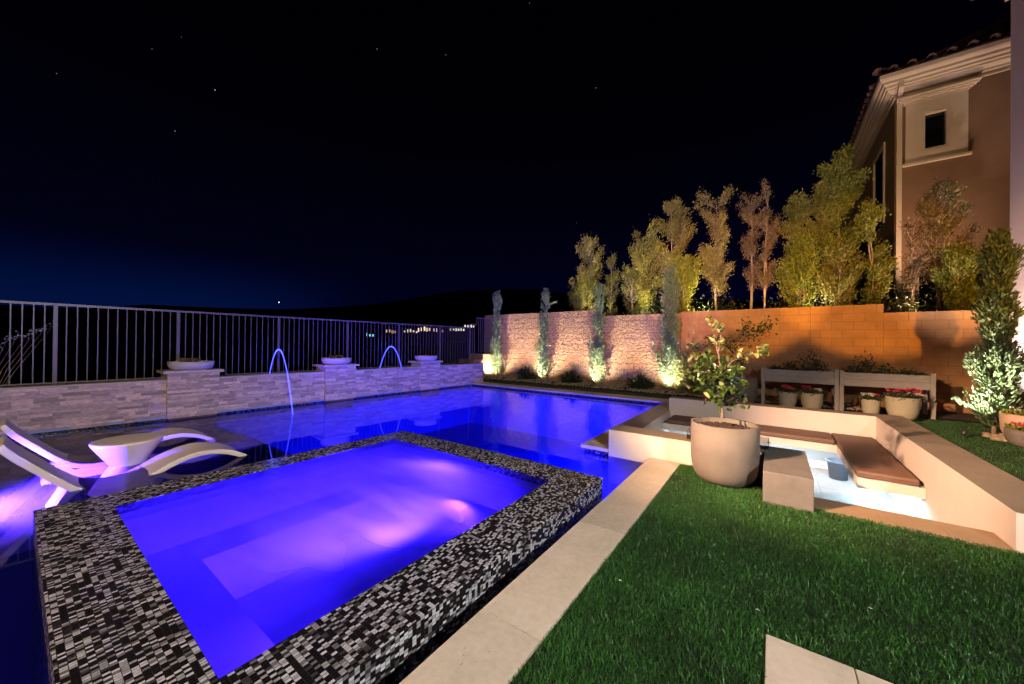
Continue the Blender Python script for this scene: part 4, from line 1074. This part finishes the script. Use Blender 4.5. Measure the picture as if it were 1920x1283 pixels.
# understorey along the wall
V, F = [], []
n = 9000; xx = RNG.uniform(-5.9, 4.2, n); hh = np.abs(RNG.normal(0, .38, n)) * (1 + .4 * np.sin(xx * 3.1)) + .0
Cn = np.stack([xx, RNG.uniform(12.7, 13.6, n), 2.05 + hh], 1); V, F = leaves(Cn, RNG.normal(0, 1, (n, 3)) + np.array([0, 0, .4]), .08, .038)
tag(arr('ground_cover', V, F, m_dark_lf), 'low leafy ground cover growing along the top of the block wall', 'ground cover', kind='stuff')
uplight((3.8, 14.5, 2.06), (3.7, 16.0, 7.8), 1250, (1.0, .66, .44), 'small black uplight in the bed behind the wall aimed at the neighbouring house', cone=80, size=.05)
uplight((3.12, 10.35, 0.02), (3.80, 11.2, 4.2), 1500, (1.0, .72, .66), 'added black fill uplight at the foot of the pale house corner', cone=90, size=.05)  # added lamp hidden behind the bowls, brightens the house corner
# uplights of the neighbour's bed
for i, (x, y, pw, col) in enumerate([(-5.4, 12.75, 620, (1, .84, .42)), (-3.6, 12.75, 760, (1, .84, .40)), (-1.9, 12.75, 420, (1, .80, .42)), (-0.3, 12.75, 200, (1, .66, .42)), (1.0, 12.75, 300, (1, .80, .40)), (2.7, 12.8, 200, (1, .60, .34))]):
    uplight((x, y, 2.06), (x + .15, 13.9, 6.4), pw, col, 'small black uplight in the bed behind the wall, number %s from the fence side' % ['one', 'two', 'three', 'four', 'five', 'six'][i], cone=92, size=.06)

# ------------------------------------------------------------------ neighbouring house
HX, HY = 3.02, 16.0
hs = thing('neighbour_house', 'brown stucco house with cream cornice and clay tile roof above the wall', 'house', (HX, HY, 2.05))
def HB(name, m, x0, y0, z0, x1, y1, z1, parent=hs, bev=0.0):
    bm = NB(); box(bm, x0 - HX, y0 - HY, z0 - 2.05, x1 - HX, y1 - HY, z1 - 2.05, bev); return obj(name, bm, m, parent)
# wall with a real opening for each window
wx0, wx1, wz0, wz1 = 3.60, 4.12, 7.37, 8.51
lx0, lx1, lz0, lz1 = 3.55, 4.25, 2.6, 4.02
def wallpieces(m, y0, y1):
    bm = NB(); R_ = [(HX, 2.0, wx0, 9.3), (wx1, 2.0, 12.0, 9.3)]
    for (a, b, c, d) in R_[:1]: box(bm, a - HX, y0 - HY, b - 2.05, wx0 - .05 - HX, y1 - HY, d - 2.05)
    box(bm, lx1 - HX, y0 - HY, -.05, 12 - HX, y1 - HY, 9.3 - 2.05)
    box(bm, wx0 - .05 - HX, y0 - HY, lz1 - 2.05, lx1 - HX, y1 - HY, wz0 - 2.05)
    box(bm, wx0 - .05 - HX, y0 - HY, wz1 - 2.05, lx1 - HX, y1 - HY, 9.3 - 2.05)
    box(bm, wx0 - .05 - HX, y0 - HY, wz0 - 2.05, wx0 - HX, y1 - HY, wz1 - 2.05)
    box(bm, wx1 - HX, y0 - HY, wz0 - 2.05, lx1 - HX, y1 - HY, wz1 - 2.05)
    box(bm, wx0 - .05 - HX, y0 - HY, -.05, lx1 - HX, y1 - HY, lz0 - 2.05)
    return obj('wall', bm, m, hs)
wallpieces(m_house, HY, HY + .3)
HB('side_wall', m_house, HX, HY + .3, 2.0, HX + .3, 28, 9.3)
# cornice: a stepped profile carried round the corner
def cornice(prof, z0, parent, m, name, p_far=(0, 12), p_right=(9, 0)):
    V = []; F = []
    for o_, z in prof:
        V += [(-o_, p_far[1], z0 + z - 2.05), (-o_, -o_, z0 + z - 2.05), (p_right[0], -o_, z0 + z - 2.05)]
    n_ = len(prof)
    for k in range(n_ - 1):
        for j in range(2): F.append((3 * k + j, 3 * k + j + 1, 3 * k + 3 + j + 1, 3 * k + 3 + j))
    return raw(name, V, F, m, parent)
cornice([(0, 9.13), (.05, 9.13), (.05, 9.18), (.02, 9.19), (.02, 9.25), (.09, 9.255), (.09, 9.31), (.14, 9.34), (.20, 9.38), (.20, 9.43), (.25, 9.45), (.25, 9.51), (.31, 9.55), (.31, 9.62), (.37, 9.66), (.40, 9.71), (.40, 9.82), (.0, 9.84)], 0, hs, m_trim, 'cornice')
# roof
rv = [(-.42, 12, 9.85 - 2.05), (-.42, -.42, 9.85 - 2.05), (9, -.42, 9.85 - 2.05), (9, 6, 11.6 - 2.05), (5.5, 6, 11.6 - 2.05), (5.5, 12, 11.6 - 2.05)]
rf = raw('roof', rv, [(0, 1, 4, 5), (1, 2, 3, 4)], m_tile, hs)
bm = NB()
def halftile(bm_, c, d, r, L_):
    d = Vector(d).normalized(); s = d.cross(Vector((0, 0, 1))).normalized(); u = s.cross(d)
    rings = []
    for t, rr in ((0, r), (1, r * .9)):
        rings.append([bm_.verts.new(Vector(c) + d * L_ * t + s * rr * math.cos(math.pi * k / 8) + u * rr * math.sin(math.pi * k / 8)) for k in range(9)])
        rings.append([bm_.verts.new(Vector(c) + d * L_ * t + s * (rr - .018) * math.cos(math.pi * k / 8) + u * (rr - .018) * math.sin(math.pi * k / 8)) for k in range(9)])
    o0, i0, o1, i1 = rings
    for k in range(8):
        bm_.faces.new((o0[k], o0[k + 1], o1[k + 1], o1[k])); bm_.faces.new((i0[k + 1], i0[k], i1[k], i1[k + 1])); bm_.faces.new((o0[k + 1], o0[k], i0[k], i0[k + 1]))
x = -.12
while x < 8.5:
    halftile(bm, (x, -.50, 7.83), (0, 1, .29), .10, 6.0); x += .385
y = .3
while y < 11:
    halftile(bm, (-.50, y, 7.83), (1, 0, .29), .10, 5.0); y += .385
halftile(bm, (-.48, -.48, 7.86), (1, 1, .22), .13, 7.5)
obj('roof_tiles', bm, m_tile, hs)
# downpipe at the corner
bm = NB(); box(bm, .03, -.09, 0, .15, -.003, 7.05, .004); box(bm, .03, -.30, 7.30, .15, -.20, 7.70, .004)
vs = [bm.verts.new(v) for v in [(.03, -.09, 7.05), (.15, -.09, 7.05), (.15, -.005, 7.05), (.03, -.005, 7.05), (.03, -.30, 7.30), (.15, -.30, 7.30), (.15, -.20, 7.30), (.03, -.20, 7.30)]]
for f in ((0, 1, 5, 4), (1, 2, 6, 5), (2, 3, 7, 6), (3, 0, 4, 7)): bm.faces.new([vs[i] for i in f])
obj('downpipe', bm, m_trim, hs)
# window with surround
wn_ = HB('window', m_trim, wx0 - .13, HY - .07, wz0 - .30, wx1 + .36, HY - .004, wz0 - .002)
HB('surround', m_trim, wx0 - .36, HY - .071, wz0 - .30, wx0 - .132, HY - .004, wz1 + .36, wn_); HB('surround', m_trim, wx1 + .002, HY - .072, wz0, wx1 + .36, HY - .004, wz1 + .36, wn_)
HB('surround', m_trim, wx0 - .13, HY - .07, wz0, wx0 - .002, HY - .004, wz1 + .36, wn_); HB('surround', m_trim, wx0, HY - .0705, wz1 + .002, wx1, HY - .004, wz1 + .36, wn_)
HB('sill', m_trim, wx0 - .43, HY - .11, wz0 - .38, wx1 + .43, HY - .004, wz0 - .302, wn_, .008)
for k, (o_, z0_, z1_) in enumerate([(.40, .362, .42), (.45, .422, .46), (.51, .462, .51), (.57, .512, .56)]):
    HB('header_moulding', m_trim, wx0 - o_, HY - .08 - .05 * k, wz1 + z0_, wx1 + o_, HY - .004, wz1 + z1_, wn_, .004)
for (a, b, c, d) in [(wx0, wz0, wx0 + .05, wz1), (wx1 - .05, wz0, wx1, wz1), (wx0 + .051, wz0, wx1 - .051, wz0 + .05), (wx0 + .051, wz1 - .05, wx1 - .051, wz1)]:
    HB('frame', m_trim, a, HY - .06, b, c, HY + .08, d, wn_)
HB('pane', m_glassdark, wx0 + .04, HY + .10, wz0 + .04, wx1 - .04, HY + .11, wz1 - .04, wn_)
lw = HB('window', m_trim, lx0 - .2, HY - .04, lz1 + .002, lx1 + .2, HY - .004, lz1 + .18)
HB('surround', m_trim, lx0 - .2, HY - .04, lz0, lx0 - .002, HY - .004, lz1, lw); HB('surround', m_trim, lx1 + .002, HY - .04, lz0, lx1 + .2, HY - .004, lz1, lw)
HB('pane', m_glassdark, lx0, HY + .10, lz0, lx1, HY + .11, lz1, lw)
# dark side window facing the trees
bm = NB(); box(bm, -.05, 1.1, 3.6, -.003, 1.22, 6.3); box(bm, -.05, 2.6, 3.6, -.003, 2.72, 6.3); box(bm, -.05, 1.222, 6.18, -.003, 2.598, 6.3); sw = obj('side_window', bm, m_trim, hs)
bm = NB(); box(bm, -.02, 1.224, 3.6, -.004, 2.596, 6.178); obj('pane', bm, m_glassdark, sw)

# own house corner at the right edge: the wall runs back towards the viewer
OX = 3.75; OY = atY(1892, 640, 11)[1] * OX / atY(1892, 640, 11)[0]
oh = thing('house_corner', 'tall pale stucco house corner at the right edge with an eave on top', 'house', (OX, OY, 0))
bm = NB(); box(bm, 0, -9.5, -.3, .35, 0, 9.6, .004); obj('wall', bm, m_lilac, oh)
bm = NB(); box(bm, .35, -.35, -.3, 5, -.004, 9.6); obj('rear_wall', bm, m_lilac, oh)
V = []; F = []; prof = [(0, 8.35), (.06, 8.36), (.06, 8.46), (.13, 8.50), (.13, 8.58), (.22, 8.62), (.24, 8.70), (.33, 8.78), (.40, 8.84), (.40, 8.92), (.47, 8.96), (.47, 9.10), (0, 9.14)]
for o_, z in prof: V += [(-o_, -9.5, z), (-o_, o_, z), (5, o_, z)]
for k in range(len(prof) - 1):
    for j in range(2): F.append((3 * k + j, 3 * k + j + 1, 3 * k + 4 + j, 3 * k + 3 + j))
raw('eave_moulding', V, F, m_trim, oh)

# ------------------------------------------------------------------ loungers and table
PROF = [(-.035, .470), (.00, .415), (.05, .345), (.10, .285), (.16, .215), (.22, .145), (.28, .075), (.34, .010), (.40, -.050), (.46, -.095), (.54, -.130), (.64, -.150), (.74, -.150), (.84, -.125), (.92, -.090),
        (1.00, -.045), (1.08, -.003), (1.17, .035), (1.27, .062), (1.38, .078), (1.48, .076), (1.58, .058), (1.68, .025), (1.77, -.018), (1.85, -.070), (1.90, -.112)]
def lounger(x0, w, dy, dz, label):
    t = thing('pool_lounger', label, 'lounger', (x0, dy, dz), group='white pool loungers on the shallow ledge')
    n = len(PROF); th = []
    for i, (y, z) in enumerate(PROF):
        a = PROF[max(i - 1, 0)]; b = PROF[min(i + 1, n - 1)]; d = Vector((b[0] - a[0], b[1] - a[1])).normalized(); nrm_ = Vector((-d.y, d.x)) * -1 if False else Vector((d.y, -d.x))
        tk = .062 if i not in (0, n - 1) else .05
        th.append((y + nrm_.x * tk, z + nrm_.y * tk))
    V = []; F = []; cols = 12
    for i in range(n):
        for k in range(cols + 1):
            u = k / cols; sag = -.016 * math.sin(math.pi * u) ; V.append((w * u, PROF[i][0], PROF[i][1] + sag))
        V.append((w, th[i][0], th[i][1])); V.append((0, th[i][0], th[i][1]))
    m_ = cols + 3
    for i in range(n - 1):
        for k in range(m_): F.append((i * m_ + k, i * m_ + (k + 1) % m_, (i + 1) * m_ + (k + 1) % m_, (i + 1) * m_ + k))
    F.append(tuple(range(m_))[::-1]); F.append(tuple((n - 1) * m_ + k for k in range(m_)))
    sh = raw('lounger_shell', V, F, m_resin, t)
    bm = NB(); bm.from_mesh(sh.data); bmesh.ops.recalc_face_normals(bm, faces=bm.faces[:]); bm.to_mesh(sh.data); bm.free()
    md_ = sh.modifiers.new('bev', 'BEVEL'); md_.width = .012; md_.segments = 3; md_.limit_method = 'ANGLE'; md_.angle_limit = math.radians(40)
    sh.data.polygons.foreach_set('use_smooth', [True] * len(sh.data.polygons)); sh.data.update()
    # base block under the seat standing on the ledge
    bm = NB(); vs = []
    for x in (.05, w - .05):
        vs.append([bm.verts.new((x, y, z)) for y, z in ((.22, -.318 - dz), (.34, -.08), (.48, -.20), (.80, -.20), (.93, -.16), (1.00, -.318 - dz))])
    bm.faces.new(vs[0]); bm.faces.new(vs[1][::-1])
    for k in range(6): bm.faces.new((vs[0][k], vs[0][(k + 1) % 6], vs[1][(k + 1) % 6], vs[1][k]))
    obj('base', bm, m_resin, t)
lounger(-6.28, .56, 0.0, 0.0, 'white sculpted pool lounger nearest the spa, its seat under water')
lounger(-7.62, .56, 0.0, -0.0, 'white sculpted pool lounger beside the stone wall, behind the round table')
tt = thing('side_table', 'round white resin side table standing in the water between the loungers', 'side table', (-6.50, .86, -0.318))
bm = NB(); lathe(bm, [(0, 0), (.26, 0), (.255, .06), (.20, .16), (.165, .215), (.165, .24), (.225, .34), (.285, .44), (.315, .495), (.322, .515), (.315, .528), (.28, .530), (0, .524)], 64); obj('table_body', bm, m_resin, tt, True)

# ------------------------------------------------------------------ lights across the valley and in the sky
def far_house(px, py, w, h, cols, label, colr, st=3.0):
    d = ray(px, py); d = d / math.hypot(d[0], d[1]); D = 150.0
    p = CAM + d * D; ang = math.atan2(d[1], d[0]) - math.pi / 2
    t = thing('distant_house', label, 'house', (p[0], p[1], p[2] - h * .55), ang, 'lit houses across the valley')
    bm = NB(); box(bm, -w / 2, 0, -4, w / 2, 5, h); vs = [bm.verts.new(v) for v in [(-w / 2 - .3, -.3, h + .01), (w / 2 + .3, -.3, h + .01), (w / 2 + .3, 5.3, h + .01), (-w / 2 - .3, 5.3, h + .01), (-w / 2 + 1.2, 2.5, h + 1.0), (w / 2 - 1.2, 2.5, h + 1.0)]]
    for f in ((0, 1, 5, 4), (1, 2, 5), (2, 3, 4, 5), (3, 0, 4)): bm.faces.new([vs[i] for i in f])
    obj('wall', bm, m_house, t)
    m = emat('lit_window', colr, st * .45)
    for k in range(cols):
        x = -w / 2 + w * (k + .5) / cols + random.uniform(-.1, .1); hw = w / cols * random.uniform(.18, .36); z0 = h * random.uniform(.25, .4)
        bm = NB(); box(bm, x - hw, -.04, z0, x + hw, -.01, z0 + h * random.uniform(.25, .5)); obj('window', bm, m, t)
WW = (1.0, .78, .55)
far_house(694, 628, 3.2, 2.6, 3, 'lone distant house with turquoise lit windows behind the fence', (.25, .9, .9), 2.5)
far_house(736, 621, 5.6, 3.0, 5, 'distant house with dim orange windows right of the turquoise one', (1, .6, .4), 1.6)
far_house(770, 621, 5.8, 2.6, 5, 'distant house with a row of small pale windows, above the second arc', WW, 2.0)
far_house(795, 618, 5.4, 3.4, 5, 'brightly lit distant house in the middle of the valley row', WW, 3.0)
far_house(822, 619, 4.6, 3.6, 4, 'distant house with pinkish windows left of the gap in the row', (1, .66, .5), 1.8)
far_house(857, 618, 6.2, 2.4, 6, 'distant house with a neat row of white windows near the fence end', (1, .9, .75), 3.0)
far_house(880, 612, 4.8, 2.4, 4, 'distant house higher on the slope, showing above the fence rail', (1, .9, .75), 2.6)
def spark(px, py, D, r, s, col, name, label, cat, group=None):
    d = ray(px, py); d = d / np.linalg.norm(d); p = CAM + d * D
    bm = NB(); bmesh.ops.create_icosphere(bm, subdivisions=2, radius=r); o = obj(name, bm, emat(name + '_glow', col, s)); o.location = p; tag(o, label, cat, group)
for px, py, st_, lb in [(106, 138, .4, 'faint star at the far left of the sky'), (403, 169, 2.6, 'brightest white star, left of the middle of the sky'), (707, 92, .9, 'pale star high above the second water arc'),
        (836, 103, .6, 'faint star high above the fence end'), (328, 246, 1.0, 'pale star below and left of the brightest star'), (1117, 165, 1.0, 'pale star high above the leftmost tree'),
        (1081, 418, .4, 'faint star just above the leftmost tree'), (285, 92, .4, 'faint star above and left of the brightest star'), (340, 70, .3, 'dimmest star high in the left of the sky'), (993, 6, .4, 'faint star at the very top of the sky')]:
    spark(px, py, 2200, 1.2, st_ * .6, (.8, .88, 1.0), 'star', lb, 'star', 'stars in the night sky')
spark(523, 567, 2000, 1.9, 3.5, (1, .95, .85), 'planet', 'brightest pale point low in the sky above the fence', 'planet')
for px, s in ((979, 2.0), (985, 6.0)):
    spark(px, 545, 318, .45, s, (.75, .9, 1.0), 'hilltop_lamp', 'white lamp on the ridge, %s of the pair' % ('left and dimmer' if px < 982 else 'right and brighter'), 'lamp', 'lamps on the hilltop')
# pale twiggy plant beyond the fence at the far left
p = atY(12, 640, -.55)
tw = thing('twiggy_plant', 'pale twiggy plant beyond the fence at the left edge', 'plant', (-10.9, -0.25, 0.2))
bm = NB(); V_ = []
for k in range(7):
    a = random.uniform(-.5, .9); q = Vector((random.uniform(-.05, .1), .10 + .10 * k, 1.12 + .06 * k + random.uniform(-.04, .04))); tube(bm, [(0, 0, 0), (0, .05 * k, .7), q], [.006, .005, .002], 5); V_.append(q)
obj('stems', bm, m_palebark, tw)
c_ = np.repeat(np.array([tuple(v) for v in V_]), 14, 0) + RNG.normal(0, .035, (98, 3)); V, F = leaves(c_, RNG.normal(0, 1, (98, 3)), .045, .03); arr('blossoms', V, F, m_whitef, tw)
